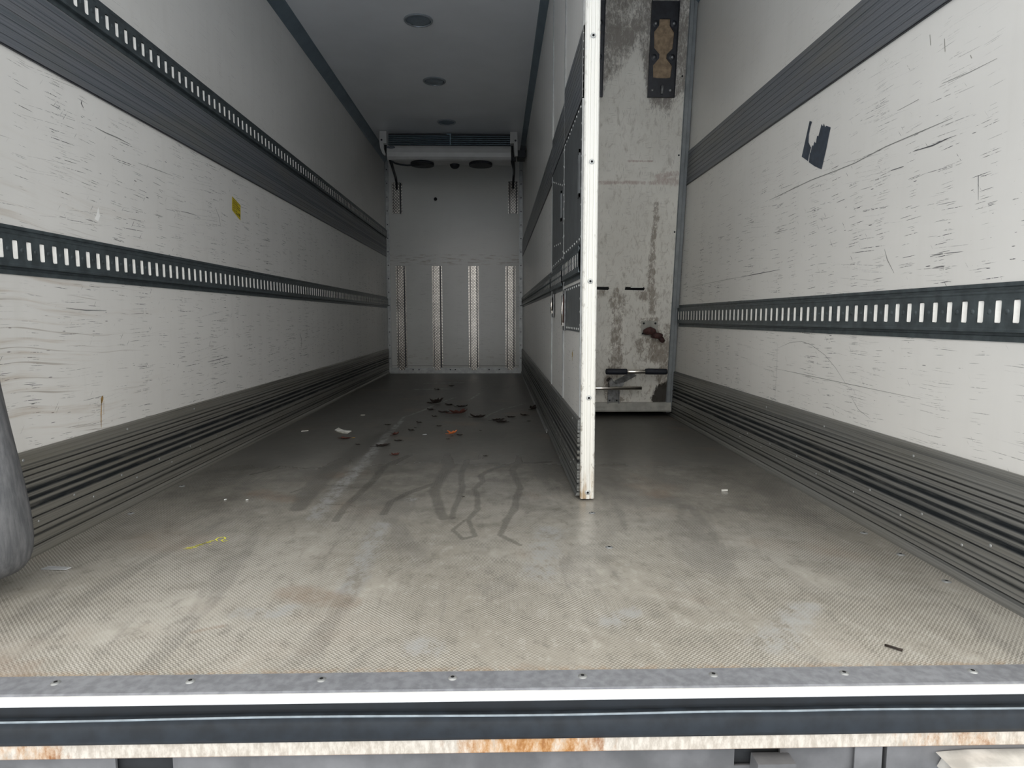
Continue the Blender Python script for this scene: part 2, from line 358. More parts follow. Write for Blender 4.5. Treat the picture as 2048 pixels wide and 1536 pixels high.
# ---------------------------------------------------------------- mesh helpers
class MB:
    def __init__(s): s.v = []; s.f = []; s.m = []; s.sm = []
    def face(s, idx, mi=0, smooth=False): s.f.append(idx); s.m.append(mi); s.sm.append(smooth)
    def quad(s, a, b, c, d, mi=0):
        k = len(s.v); s.v += [a, b, c, d]; s.face((k, k+1, k+2, k+3), mi)
    def box(s, lo, hi, mi=0):
        (x0, y0, z0), (x1, y1, z1) = lo, hi; k = len(s.v)
        s.v += [(x0,y0,z0),(x1,y0,z0),(x1,y1,z0),(x0,y1,z0),(x0,y0,z1),(x1,y0,z1),(x1,y1,z1),(x0,y1,z1)]
        for q in ((0,3,2,1),(4,5,6,7),(0,1,5,4),(1,2,6,5),(2,3,7,6),(3,0,4,7)): s.face(tuple(k+i for i in q), mi)
    def prism(s, prof, fn, t0, t1, mi=0, smooth=False, caps=True):
        """profile points -> fn(p, t) swept from t0 to t1"""
        k = len(s.v); n = len(prof)
        s.v += [fn(p, t0) for p in prof] + [fn(p, t1) for p in prof]
        for i in range(n): j = (i+1) % n; s.face((k+i, k+j, k+n+j, k+n+i), mi, smooth)
        if caps: s.face(tuple(k+i for i in range(n))[::-1], mi); s.face(tuple(k+n+i for i in range(n)), mi)
    def tube(s, pts, r, seg=12, mi=0, caps=True):
        pts = [Vector(p) for p in pts]; rs = r if isinstance(r, (list, tuple)) else [r]*len(pts)
        k = len(s.v); prev = None
        for i, p in enumerate(pts):
            d = (pts[min(i+1, len(pts)-1)] - pts[max(i-1, 0)]).normalized()
            if prev is None:
                up = Vector((0, 0, 1)) if abs(d.z) < 0.9 else Vector((1, 0, 0)); a = d.cross(up).normalized()
            else: a = (prev - d*prev.dot(d)).normalized()
            prev = a; b = d.cross(a)
            for j in range(seg):
                t = 2*math.pi*j/seg; s.v.append(tuple(p + (a*math.cos(t) + b*math.sin(t))*rs[i]))
        for i in range(len(pts)-1):
            for j in range(seg):
                q = (j+1) % seg; s.face((k+i*seg+j, k+i*seg+q, k+(i+1)*seg+q, k+(i+1)*seg+j), mi, True)
        if caps:
            s.face(tuple(k+j for j in range(seg))[::-1], mi); e = k+(len(pts)-1)*seg; s.face(tuple(e+j for j in range(seg)), mi)
    def dome(s, c, nrm, r, h, mi=0, seg=12, rings=2):
        """flat-based button standing on a surface"""
        c = Vector(c); nrm = Vector(nrm).normalized(); a = nrm.orthogonal().normalized(); b = nrm.cross(a); k = len(s.v)
        for i in range(rings+1):
            ph = i/(rings+1)*math.pi/2; rr = r*math.cos(ph); hh = h*math.sin(ph)
            for j in range(seg):
                t = 2*math.pi*j/seg; s.v.append(tuple(c + (a*math.cos(t)+b*math.sin(t))*rr + nrm*hh))
        s.v.append(tuple(c + nrm*h)); top = len(s.v)-1
        for i in range(rings):
            for j in range(seg):
                q = (j+1) % seg; s.face((k+i*seg+j, k+i*seg+q, k+(i+1)*seg+q, k+(i+1)*seg+j), mi, True)
        for j in range(seg): s.face((k+rings*seg+j, k+rings*seg+(j+1) % seg, top), mi, True)
    def ribbon(s, pts, w, fn, mi=0):
        """thin flat mark: 2D points widened by w, mapped through fn"""
        n = len(pts); L = []; R = []
        for i, (a, b) in enumerate(pts):
            a0, b0 = pts[max(i-1, 0)]; a1, b1 = pts[min(i+1, n-1)]; d = math.hypot(a1-a0, b1-b0) or 1
            ww = w/2 * (0.35 if i in (0, n-1) else 1.0)
            L.append(fn(a-(b1-b0)/d*ww, b+(a1-a0)/d*ww)); R.append(fn(a+(b1-b0)/d*ww, b-(a1-a0)/d*ww))
        k = len(s.v); s.v += L+R
        for i in range(n-1): s.face((k+i, k+i+1, k+n+i+1, k+n+i), mi)
    def build(s, name, mats, parent=None, kind=None):
        me = bpy.data.meshes.new(name); me.from_pydata(s.v, [], s.f)
        if not isinstance(mats, (list, tuple)): mats = [mats]
        for q in mats: me.materials.append(q)
        me.polygons.foreach_set('material_index', s.m); me.polygons.foreach_set('use_smooth', s.sm); me.update()
        o = bpy.data.objects.new(name, me); COL.objects.link(o)
        if parent: o.parent = parent
        if kind: o['kind'] = kind
        return o

def bevel(o, w=0.002, seg=2):
    b = o.modifiers.new('bevel', 'BEVEL'); b.width = w; b.segments = seg; b.limit_method = 'ANGLE'; return o
def empty(name, label, cat, loc=(0, 0, 0), group=None, kind=None):
    o = bpy.data.objects.new(name, None); COL.objects.link(o); o.location = loc; o.empty_display_size = 0.1
    if label: o['label'] = label
    if cat: o['category'] = cat
    if group: o['group'] = group
    if kind: o['kind'] = kind
    return o
def tag(o, label, cat, group=None):
    o['label'] = label; o['category'] = cat
    if group: o['group'] = group
    return o
def boxo(name, lo, hi, mat, parent=None, kind=None, bev=0):
    b = MB(); b.box(lo, hi); o = b.build(name, mat, parent, kind)
    if bev: bevel(o, bev)
    return o
def grid(name, us, vs, fn, mat, attrs, parent=None, kind=None):
    U, V = np.meshgrid(us, vs); nu, nv = len(us), len(vs)
    co = fn(U.ravel(), V.ravel()); me = bpy.data.meshes.new(name)
    i = np.arange(nu-1)[None, :] + nu*np.arange(nv-1)[:, None]
    q = np.stack([i, i+1, i+nu+1, i+nu], -1).reshape(-1, 4)
    me.vertices.add(len(co)); me.vertices.foreach_set('co', co.astype(np.float32).ravel())
    me.loops.add(q.size); me.loops.foreach_set('vertex_index', q.ravel().astype(np.int32))
    me.polygons.add(len(q)); me.polygons.foreach_set('loop_start', (np.arange(len(q))*4).astype(np.int32))
    me.update(calc_edges=True)
    for k, a in attrs(U.ravel(), V.ravel()).items():
        t = me.attributes.new(k, 'FLOAT', 'POINT'); t.data.foreach_set('value', a.astype(np.float32))
    me.materials.append(mat); o = bpy.data.objects.new(name, me); COL.objects.link(o)
    if parent: o.parent = parent
    if kind: o['kind'] = kind
    return o
def lines(U, V, polys, soft=1.0):
    """1 on a polyline of (u, v, radius), falling to 0 a radius and a bit away"""
    out = np.zeros(len(U))
    for pl in polys:
        if len(pl) == 1: pl = [pl[0], (pl[0][0]+1e-4, pl[0][1], pl[0][2])]
        for (a, b, r0), (c, d, r1) in zip(pl[:-1], pl[1:]):
            m = max(r0, r1)*3
            sel = np.where((U > min(a, c)-m) & (U < max(a, c)+m) & (V > min(b, d)-m) & (V < max(b, d)+m))[0]
            if not len(sel): continue
            u, v = U[sel], V[sel]; L = (c-a)**2+(d-b)**2+1e-12
            t = np.clip(((u-a)*(c-a)+(v-b)*(d-b))/L, 0, 1)
            dist = np.hypot(u-a-t*(c-a), v-b-t*(d-b)); r = r0+t*(r1-r0)
            out[sel] = np.maximum(out[sel], np.clip(1.5-dist/r*soft, 0, 1))
    return out

# ---------------------------------------------------------------- shell
g = MB(); g.quad((-40, -40, -1.15), (40, -40, -1.15), (40, 40, -1.15), (-40, 40, -1.15))
g.build('ground', M['asphalt'], kind='structure')

WET = [
 [(-.085,1.938,.011),(-.08,1.824,.010),(-.141,1.789,.010),(-.147,1.685,.010),(-.154,1.528,.009),(-.144,1.36,.009),(-.136,1.321,.009),(-.142,1.154,.008),(-.152,1.019,.0075),(-.148,.924,.007)],
 [(.236,1.745,.010),(.079,1.714,.010),(.005,1.649,.010),(-.05,1.556,.009),(-.07,1.496,.009),(-.061,1.398,.009),(-.091,1.282,.0085),(-.074,1.175,.008),(-.07,1.017,.0075),(-.097,.905,.007)],
 [(.106,2.058,.012),(.095,1.731,.011),(.061,1.584,.011),(.072,1.464,.010),(.087,1.291,.009),(.067,1.172,.009),(.06,1.014,.008),(.023,.894,.008)],
 [(-.414,1.934,.014),(-.5,1.655,.013),(-.505,1.402,.012),(-.521,1.206,.011),(-.533,1.067,.010),(-.527,.905,.009)],
 [(-.245,1.962,.019),(-.221,1.654,.017),(-.238,1.388,.016),(-.243,1.261,.015),(-.199,1.02,.013),(-.179,.925,.013)],
 [(-.238,1.388,.012),(-.334,1.239,.011),(-.384,1.116,.010),(-.384,.976,.010)],
 [(-.627,2.581,.038),(-.70,2.086,.036),(-.72,1.755,.036),(-.72,1.484,.032),(-.71,1.225,.028),(-.69,1.041,.020)],
 [(-1.041,1.534,.004),(-.987,1.598,.004),(-.966,1.689,.004),(-.843,1.64,.004),(-.748,1.661,.004)],
 [(-.781,1.245,.0035),(-.733,1.35,.0035),(-.614,1.347,.0035),(-.543,1.31,.0035)],
 [(-.607,1.091,.0035),(-.547,1.089,.0035),(-.499,1.066,.0035)],
 [(-.107,.905,.0035),(-.141,.806,.006),(-.105,.724,.006),(-.069,.75,.006),(-.097,.905,.006)],
 [(.084,1.231,.008),(.041,.955,.007),(.006,.757,.007),(.064,.67,.006)],
]
PALE = [
 [(-.616,2.937,.019),(-.622,2.351,.027),(-.611,1.804,.034),(-.613,1.404,.034),(-.614,1.113,.035),(-.605,.932,.032)],
 [(-.625,2.51,.008),(-.625,3.081,.012),(-.531,3.393,.013),(-.477,3.708,.013),(-.39,4.014,.014),(-.35,4.153,.014)],
 [(-.269,3.958,.012),(-.228,3.957,.012),(-.159,4.421,.013)],
 [(-.087,3.033,.010),(-.05,3.22,.010),(.041,3.467,.011),(.118,3.578,.011),(.207,3.742,.011)],
 [(.162,.8,.05),(.108,.451,.05)], [(-.375,.86,.035),(-.358,.371,.04)], [(-.317,1.14,.03)],
 [(-.577,.257,.030),(-.518,.248,.036),(-.47,.271,.030)], [(.25,.20,.035),(.30,.24,.03)], [(.55,.10,.05),(.70,.25,.04)], [(-.15,.10,.05)],
 [(-.70,5.3,.05),(-.38,5.35,.05)], [(-.74,4.75,.05),(-.45,4.8,.05)],  # far pair: wet reflections of the front wall, painted as pale marks
]
RUST = [[(-.50,.36,.05),(-.404,.326,.055),(-.341,.300,.035)], [(-.640,.168,.009),(-.590,.194,.009)], [(-.9,1.25,.06),(-.75,1.15,.05)],
        [(.05,.02,.02)], [(.60,1.2,.08)], [(-1.1,.05,.06),(-.9,.03,.05)]]
def floor_attr(U, V): return {'wet': lines(U, V, [[(a, b_, r*1.5) for a, b_, r in p] for p in WET]), 'pale': lines(U, V, PALE), 'rust': lines(U, V, RUST)}
ys = np.concatenate([np.arange(-0.002, 2.6, 0.007), np.arange(2.6, YB+0.05, 0.022), [YB+0.05]])
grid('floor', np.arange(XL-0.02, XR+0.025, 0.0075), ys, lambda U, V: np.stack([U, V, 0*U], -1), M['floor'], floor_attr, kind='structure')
boxo('subfloor', (XL-0.06, -0.045, -0.10), (XR+0.06, YB+0.1, -0.003), M['chassis_dark'], kind='structure')
boxo('wall_left', (XL-0.06, -0.05, -0.003), (XL, YB+0.1, 2.56), M['wall_l'], kind='structure')
boxo('wall_right', (XR, -0.05, -0.003), (XR+0.06, YB+0.1, 2.56), M['wall_r'], kind='structure')
boxo('ceiling', (XL, -0.05, H), (XR, YB+0.05, H+0.07), M['ceiling'], kind='structure')
boxo('wall_front', (XL, YB, -0.003), (XR, YB+0.06, 2.56), M['wall_b'], kind='structure')
# fixed rear part of the lengthwise dividing wall
boxo('wall_divider', (XD, 2.372, 0.012), (XD+0.048, YB, H), M['wall_d'], kind='structure')

def corner(name, pts, mat, t0, t1, fn, **k):
    b = MB(); b.prism(pts, fn, t0, t1); return b.build(name, mat, kind='structure', **k)
ay = lambda p, t: (p[0], t, p[1])
corner('trim_1', [(XL, 2.43), (XL, H), (XL+0.064, H), (XL+0.058, H-0.012), (XL+0.012, 2.437)], M['cove'], -0.05, YB, ay)
corner('trim_2', [(XD, 2.446), (XD, H), (XD-0.046, H), (XD-0.040, H-0.010), (XD-0.010, 2.453)], M['cove'], 1.15, YB, ay)
corner('trim_3', [(XR, 2.470), (XR, H), (XR-0.022, H), (XR-0.018, H-0.004), (XR-0.004, 2.473)], M['cove'], -0.05, YB, ay)
# aluminium angle down both corners of the front wall, with screws, and its foot plate
def vtrim(name, x0, x1, sx):
    b = MB(); b.box((x0, YB-0.008, 0.07), (x1, YB, H)); b.box((sx-0.002, YB-0.030, 0.07), (sx+0.002, YB-0.008, H))
    xm = (x0+x1)/2
    for i in range(15): b.dome((xm, YB-0.008, 0.18+i*0.155), (0, -1, 0), 0.007, 0.003, 1, 8)
    return b.build(name, [M['alu'], M['black']], kind='structure')
vtrim('trim_4', XL, XL+0.042, XL+0.003); vtrim('trim_5', XD-0.042, XD, XD-0.003)
b = MB(); b.box((XL+0.01, YB-0.014, 0.0), (XD-0.004, YB, 0.068))
for x in (-1.0, -0.93, -0.56, -0.5, -0.1, 0.02): b.dome((x, YB-0.014, 0.045), (0, -1, 0), 0.008, 0.003, 1, 8)
b.build('baseboard_front', [M['alu'], M['black']], kind='structure')
b = MB(); b.box((XL+0.04, YB-0.003, 0.088), (XD-0.04, YB, 0.092)); b.build('trim_6', M['scratchd'], kind='structure')

# kick plates: extruded aluminium with grooves
def kick_profile(hh):
    g = [(0.027, .0022), (0.056, .003), (0.074, .0022), (0.107, .0025), (0.139, .005), (0.162, .004), (0.186, .005), (0.206, .0025), (0.226, .0022), (0.242, .0022)]
    p = [(0.0, 0.0), (0.016, 0.0), (0.016, 0.010)]
    for z, w in g: p += [(0.0105, z-w), (0.0045, z-w+0.001), (0.0045, z+w-0.001), (0.0105, z+w)]
    p += [(0.0100, hh-0.004), (0.006, hh), (0.0, hh)]
    return p
def kick(name, xw, s, y0, y1, hh, mat, parent=None, z0=0.0):
    b = MB(); b.prism([(n, z+z0 if z < hh*0.5 and z0 and z == 0 else z) for n, z in kick_profile(hh)], lambda p, t: (xw+s*p[0], t, max(p[1], z0)), y0, y1)
    y = y0+0.11; i = 0
    while y < y1-0.02:
        b.dome((xw+s*0.0105, y, 0.122), (s, 0, 0), 0.0045, 0.002, 1, 10)
        b.dome((xw+s*0.0105, y+0.09, 0.091), (s, 0, 0), 0.004, 0.002, 1, 10)
        if i % 2 == 0: b.dome((xw+s*0.0105, y+0.05, 0.272), (s, 0, 0), 0.0045, 0.002, 1, 10)
        y += 0.245; i += 1
    return b.build(name, [mat, M['alu']], parent, None if parent else 'structure')
kick('baseboard_left', XL, 1, -0.05, YB-0.01, 0.293, M['kick_l'])
kick('baseboard_right', XR, -1, -0.05, YB-0.01, 0.306, M['kick_r'])
kick('baseboard_divider', XD, -1, 2.38, YB-0.01, 0.293, M['kick_d'], z0=0.012)
def strip(name, xw, s, y0, y1, z0, z1, mat, parent=None):
    b = MB(); pr = [(0, z0), (0.004, z0+0.001), (0.005, z0+0.006)]
    k = int((z1-z0)/0.024)
    for i in range(1, k): z = z0+(z1-z0)*i/k; pr += [(0.005, z-0.0022), (0.0032, z-0.0012), (0.0032, z+0.0012), (0.005, z+0.0022)]
    pr += [(0.005, z1-0.006), (0.004, z1-0.001), (0, z1)]
    b.prism(pr, lambda p, t: (xw+s*p[0], t, p[1]), y0, y1)
    b.box((min(xw, xw+s*0.0062), y0, z0-0.003), (max(xw, xw+s*0.0062), y1, z0+0.001), 1)
    return b.build(name, [mat, M['black']], parent, None if parent else 'structure')
strip('trim_7', XL, 1, -0.05, YB-0.01, 1.367, 1.560, M['strip_l'])
strip('trim_8', XR, -1, -0.05, YB-0.01, 1.469, 1.665, M['strip_r'])
strip('trim_9', XD, -1, 2.38, YB-0.01, 1.372, 1.560, M['strip_d'])
# small angle on the floor along the fixed divider
b = MB(); b.prism([(0.278, 0.0), (0.284, 0.0), (0.284, 0.022), (0.281, 0.022), (0.281, 0.004), (0.278, 0.004)], ay, 2.49, YB-0.02)
b.build('trim_10', M['alu'], kind='structure')

# long individual scratches that stand out on the walls
def marks(name, polys, fn, mats):
    b = MB()
    for pts, w, mi in polys: b.ribbon(pts, w, fn, mi)
    return b.build(name, mats, kind='structure')
fr = lambda a, c: (XR-0.0006, a, c); fl = lambda a, c: (XL+0.0006, a, c)
o = marks('scratch_marks', [
 ([(1.659,1.158),(1.45,1.162),(1.297,1.165),(1.117,1.160),(1.0,1.158),(.91,1.163),(.837,1.167),(.684,1.166),(.548,1.165)], 0.0030, 0),
 ([(.809,.862),(.792,.829),(.754,.786)], .0030, 0), ([(1.535,.443),(1.34,.441),(1.115,.438),(.958,.436),(.6,.432)], .0016, 0),
 ([(1.515,.53),(1.41,.556),(1.312,.566),(1.234,.556),(1.13,.524),(1.053,.484),(.956,.417)], .0014, 0),
 ([(1.521,.546),(1.516,.448),(1.522,.312)], .0016, 0), ([(.418,.993),(.444,.999),(.438,.94)], .0022, 1),
 ([(.785,1.256),(.69,1.257)], .0025, 1), ([(.599,1.267),(.502,1.259),(.411,1.258)], .0018, 0),
 ([(2.912,.839),(2.426,.846),(2.084,.85),(1.95,.85)], .0016, 0), ([(1.95,.850),(1.758,.852),(1.528,.854)], .0032, 1),
 ([(.95,.40),(.90,.36),(.83,.34)], .0016, 0), ([(.70,1.12),(.62,1.115),(.55,1.118)], .004, 1), ([(.80,1.09),(.74,1.088)], .006, 1),
 ([(1.10,1.05),(1.05,1.052)], .004, 1), ([(.60,.82),(.55,.822)], .004, 0)], fr, [M['scratch'], M['scratchd']])
o = marks('scratch_marks', [
 ([(1.034,1.265),(1.088,1.263),(1.154,1.265),(1.232,1.263)], .0035, 0), ([(1.273,1.21),(1.392,1.214),(1.524,1.218)], .0022, 0),
 ([(1.576,1.089),(1.645,1.092),(1.711,1.093)], .0025, 1), ([(1.749,.46),(1.86,.464),(1.957,.469)], .003, 1),
 ([(.832,.684),(.923,.679),(1.03,.679)], .0024, 1), ([(.975,1.33),(.97,1.318),(.98,1.308)], .005, 1), ([(1.41,1.14),(1.43,1.135)], .003, 1),
 ([(1.9,1.16),(1.94,1.12),(1.95,1.08)], .004, 0), ([(3.1,.56),(3.13,.51),(3.12,.46)], .006, 1)], fl, [M['scratch'], M['scratchd']])
for q in bpy.data.objects:
    if q.name.startswith('scratch_marks'):
        q.parent = bpy.data.objects['wall_right' if q.name == 'scratch_marks' else 'wall_left']
        if 'kind' in q: del q['kind']
b = MB(); b.ribbon([(.98,.402),(.976,.392),(.972,.378)], .014, fl); b.ribbon([(.974,.39),(.966,.345),(.962,.300)], .005, fl); b.ribbon([(.985,.385),(.980,.34)], .003, fl)
b.build('rust_run', plain('rust_stain', (0.36, 0.22, 0.07), 0.7, 0, 0.5, 90), bpy.data.objects['wall_left'])
b = MB(); b.v += [fl(a, c) for a, c in ((1.022,1.012),(1.029,.985),(1.018,.966),(.998,.970),(1.010,.985))]; b.face((0, 1, 2, 3, 4))
b.build('chipped_spot', M['nose'], bpy.data.objects['wall_left'])

# ---------------------------------------------------------------- slotted lashing rails
def rail_mesh(b, xw, s, y0, y1, z0, z1, pitch, phase, base=0.0):
    h = z1-z0; k = h/0.13
    P = lambda n, y, z: (xw+s*(n+base), y, z)
    zs0, zs1 = z0+0.040*k, z0+0.092*k; nf = 0.0125
    pr_lo = [(0.0, z0), (0.003, z0), (0.003, z0+.012*k), (0.0008, z0+.014*k), (0.0008, z0+.019*k), (0.014, z0+.021*k), (0.014, z0+.026*k), (nf, z0+.029*k), (nf, zs0)]
    pr_hi = [(nf, zs1), (nf, z1-.026*k), (0.014, z1-.023*k), (0.014, z1-.019*k), (0.0008, z1-.017*k), (0.0008, z1-.011*k), (0.003, z1-.009*k), (0.003, z1), (0.0, z1)]
    for pr in (pr_lo, pr_hi):
        for (n0, a), (n1, c) in zip(pr[:-1], pr[1:]): b.quad(P(n0, y0, a), P(n1, y0, c), P(n1, y1, c), P(n0, y1, a), 0)
        b.f.append(tuple(range(len(b.v), len(b.v)+len(pr)))); b.m.append(0); b.sm.append(False); b.v += [P(n, y0, z) for n, z in pr]
    sw = 0.0095; y = phase
    while y-pitch > y0: y -= pitch
    cur = y0
    def solid(a, c):
        if c-a < 1e-4: return
        b.quad(P(nf, a, zs0), P(nf, a, zs1), P(nf, c, zs1), P(nf, c, zs0), 0)
        if c-a > 0.02: b.dome(P(nf, (a+c)/2, (zs0+zs1)/2), (s, 0, 0), 0.0068, 0.0022, 0, 10, 1)
    zr = 0.005
    while y+sw < y1:
        if y-sw > y0:
            a, c = y-sw, y+sw; solid(cur, a)
            # corners of the slot filled so that its ends look round
            for zz, dz in ((zs0, zr), (zs1, -zr)):
                for yy, dy in ((a, zr), (c, -zr)):
                    kk = len(b.v); b.v += [P(nf, yy, zz), P(nf, yy+dy, zz), P(nf, yy+dy*.3, zz+dz*.3), P(nf, yy, zz+dz)]; b.face((kk, kk+1, kk+2, kk+3), 0)
            b.quad(P(nf, a, zs0), P(0.0006, a, zs0), P(0.0006, a, zs1), P(nf, a, zs1), 2)
            b.quad(P(nf, a, zs0), P(0.0006, a, zs0), P(0.009, c, zs0), P(nf, c, zs0), 2)
            b.quad(P(nf, a, zs1), P(0.0006, a, zs1), P(0.009, c, zs1), P(nf, c, zs1), 2)
            b.quad(P(0.0006, a, zs0), P(0.0115, c, zs0+.002), P(0.0115, c, zs1-.002), P(0.0006, a, zs1), 1)   # bent-in tongue, bare and bright
            cur = c
        y += pitch
    solid(cur, y1)
def rail(xw, s, y0, y1, z0, z1, pitch, phase, label=None, parent=None, name='lashing_rail', group=None, base=0.0):
    b = MB(); rail_mesh(b, xw, s, y0, y1, z0, z1, pitch, phase, base)
    o = b.build(name, [M['rail'], M['tab'], M['void']], parent)
    if label: tag(o, label, 'cargo rail', group)
    return o
rail(XL, 1, -0.04, YB-0.012, 0.770, 0.900, 0.0508, 0.629, 'dark slotted steel lashing rail at waist height along the left wall')
rail(XL, 1, -0.04, YB-0.012, 1.562, 1.679, 0.0535, 1.062, 'upper grey slotted lashing rail on the left wall, above the wide grey strip')
rail(XR, -1, -0.04, 2.98, 0.600, 0.737, 0.0535, 0.602, 'dark slotted steel lashing rail along the right wall in front of the stained bulkhead')
rail(XD, -1, 2.385, YB-0.012, 0.780, 0.905, 0.0508, 2.42, 'dark slotted lashing rail on the fixed rear part of the centre divider')

# ---------------------------------------------------------------- swinging panels of the divider
def rivets(b, y0, z0, y1, z1, n, x, mi, r=0.005):
    for i in range(n):
        t = i/(n-1); b.dome((x, y0+(y1-y0)*t, z0+(z1-z0)*t), (-1, 0, 0), r, 0.003, mi, 8, 1)
def latch(parent, yc, z0, z1, wd, red=False):
    x = XD-0.0045
    b = MB(); b.box((x-0.006, yc-wd/2, z0), (x, yc+wd/2, z1))
    o = bevel(b.build('latch_plate', M['steel'], parent), 0.003)
    b = MB(); b.box((x-0.0068, yc-wd*0.30, z0+0.018), (x-0.0061, yc+wd*0.30, z1-0.016)); b.build('latch_recess', M['void'], o)
    b = MB(); b.tube([(x-0.010, yc, z0+0.024), (x-0.012, yc, (z0+z1)/2), (x-0.010, yc, z1-0.022)], 0.006, 8)
    b.box((x-0.013, yc-wd*0.22, z0+0.020), (x-0.007, yc+wd*0.22, z0+0.034)); b.build('latch_bolt', M['chrome'], o)
    if red:
        b = MB(); b.box((x-0.0085, yc-wd*0.28, z0+0.036), (x-0.0068, yc-wd*0.05, z1-0.024)); b.build('latch_tab', M['rusty'], o)
def pull(parent, yc, z0, z1, wd):
    x = XD-0.004
    b = MB(); b.box((x-0.005, yc-wd/2, z0-0.012), (x, yc-wd/2+0.008, z1+0.012)); b.box((x-0.005, yc+wd/2-0.008, z0-0.012), (x, yc+wd/2, z1+0.012))
    b.box((x-0.005, yc-wd/2, z0-0.012), (x, yc+wd/2, z0)); b.box((x-0.005, yc-wd/2, z1), (x, yc+wd/2, z1+0.012))
    o = b.build('pull_slot', M['sheet'], parent)
    b = MB(); b.box((x-0.0012, yc-wd/2+0.008, z0), (x-0.0004, yc+wd/2-0.008, z1)); b.build('recess', M['void'], o)
def part_panel(y0, y1, label):
    t = empty('partition_panel', label, 'partition panel', (XD+0.024, (y0+y1)/2, 0.012), 'hinged panels of the centre divider')
    t.matrix_world = Matrix.Translation((XD+0.024, (y0+y1)/2, 0.012))
    return t
def adopt(root):
    """children were built in world coordinates: shift them to the root's own base"""
    for c in [q for q in bpy.data.objects if q.parent == root]:
        c.matrix_parent_inverse = Matrix.Translation(-Vector(root.location))
G = 0.003
pf = part_panel(1.135, 1.748, 'front white partition panel nearest the doors with a dark riveted sheet and scuffed white end edge')
boxo('board', (XD, 1.140, 0.012), (XD+0.046, 1.748, H-0.002), M['wall_d'], pf)
kick('kick_plate', XD, -1, 1.140, 1.745, 0.293, M['kick_d'], pf, z0=0.012)
strip('rub_strip', XD, -1, 1.140, 1.745, 1.405, 1.640, M['strip_d'], pf)
b = MB()
for z0, z1 in ((0.604, 0.782), (0.925, 1.402)):
    b.box((XD-0.0035, 1.150, z0), (XD, 1.742, z1))
rivets(b, 1.20, .615, 1.70, .615, 10, XD-0.0035, 1); rivets(b, 1.20, 1.392, 1.70, 1.392, 10, XD-0.0035, 1); rivets(b, 1.16, .63, 1.16, .77, 4, XD-0.0035, 1)
rivets(b, 1.16, .94, 1.16, 1.38, 9, XD-0.0035, 1); rivets(b, 1.735, .94, 1.735, 1.38, 7, XD-0.0035, 1); rivets(b, 1.20, .935, 1.70, .935, 8, XD-0.0035, 1); rivets(b, 1.20, .772, 1.60, .772, 7, XD-0.0035, 1)
b.build('riveted_sheet', [M['sheet'], M['rivet']], pf)
rail(XD, -1, 1.150, 1.735, 0.795, 0.925, 0.0508, 1.24, None, pf, 'lashing_rail_section')
latch(pf, 1.665, 0.60, 0.775, 0.075, True); pull(pf, 1.212, 1.095, 1.235, 0.036)
b = MB(); b.box((XD-0.006, 1.140, 0.30), (XD, 1.1475, H-0.01)); b.box((XD-0.004, 1.7415, 0.295), (XD, 1.7475, H-0.02)); b.build('edge_strip', M['alu'], pf)
# scuffed white end profile with ridges and Torx screws
ex = lambda p, t: (p[0], p[1], t)
b = MB(); b.prism([(.2975, 1.140), (.2975, 1.124), (.3025, 1.119), (.309, 1.119), (.311, 1.1215), (.316, 1.1215), (.318, 1.118), (.329, 1.118), (.331, 1.1215), (.337, 1.1215), (.339, 1.119), (.343, 1.119), (.3475, 1.124), (.3475, 1.140)], ex, 0.006, H-0.002)
cp = b.build('edge_profile', M['cap'], pf)
for z in (0.03, 0.373, 0.782, 1.186, 1.596, 2.0):
    b = MB(); b.dome((0.3235, 1.1182, z), (0, -1, 0), 0.0095, 0.0035, 0, 16); b.dome((0.3235, 1.1150, z), (0, -1, 0), 0.0045, 0.0006, 1, 6, 1)
    b.build('torx_screw', [M['rivet'], M['void']], cp)
b = MB(); b.dome((XD-0.0006, 1.408, 0.512), (-1, 0, 0), 0.012, 0.001, 0, 10, 1); b.ribbon([(1.40, .53), (1.412, .50), (1.405, .485)], 0.012, lambda a, c: (XD-0.0010, a, c)); b.build('ochre_smear', plain('ochre_stain', (0.42, 0.30, 0.08), 0.6), pf)
adopt(pf)

pm = part_panel(1.752, 2.368, 'middle white partition panel with a grey sheet on its upper half, behind the front panel')
boxo('board', (XD, 1.752, 0.012), (XD+0.046, 2.368, H-0.002), M['wall_d'], pm)
kick('kick_plate', XD, -1, 1.756, 2.365, 0.293, M['kick_d'], pm, z0=0.012)
strip('rub_strip', XD, -1, 1.756, 2.365, 1.405, 1.590, M['strip_d'], pm)
b = MB(); b.box((XD-0.0035, 1.758, 0.908), (XD, 2.362, 1.402))
rivets(b, 1.80, .925, 2.33, .925, 7, XD-0.0035, 1); rivets(b, 1.77, .95, 1.77, 1.38, 8, XD-0.0035, 1); rivets(b, 1.83, 1.25, 2.3, 1.36, 6, XD-0.0035, 1); rivets(b, 1.90, 1.00, 2.2, 1.02, 4, XD-0.0035, 1)
b.build('riveted_sheet', [M['sheet'], M['rivet']], pm)
rail(XD, -1, 1.765, 2.350, 0.778, 0.905, 0.0508, 1.80, None, pm, 'lashing_rail_section')
latch(pm, 2.225, 0.658, 0.778, 0.085); pull(pm, 1.858, 1.108, 1.217, 0.030)
b = MB(); b.box((XD-0.005, 1.7535, 0.295), (XD, 1.7595, H-0.02)); b.box((XD-0.005, 2.3605, 0.02), (XD, 2.3675, H-0.02)); b.build('edge_strip', M['alu'], pm)
adopt(pm)

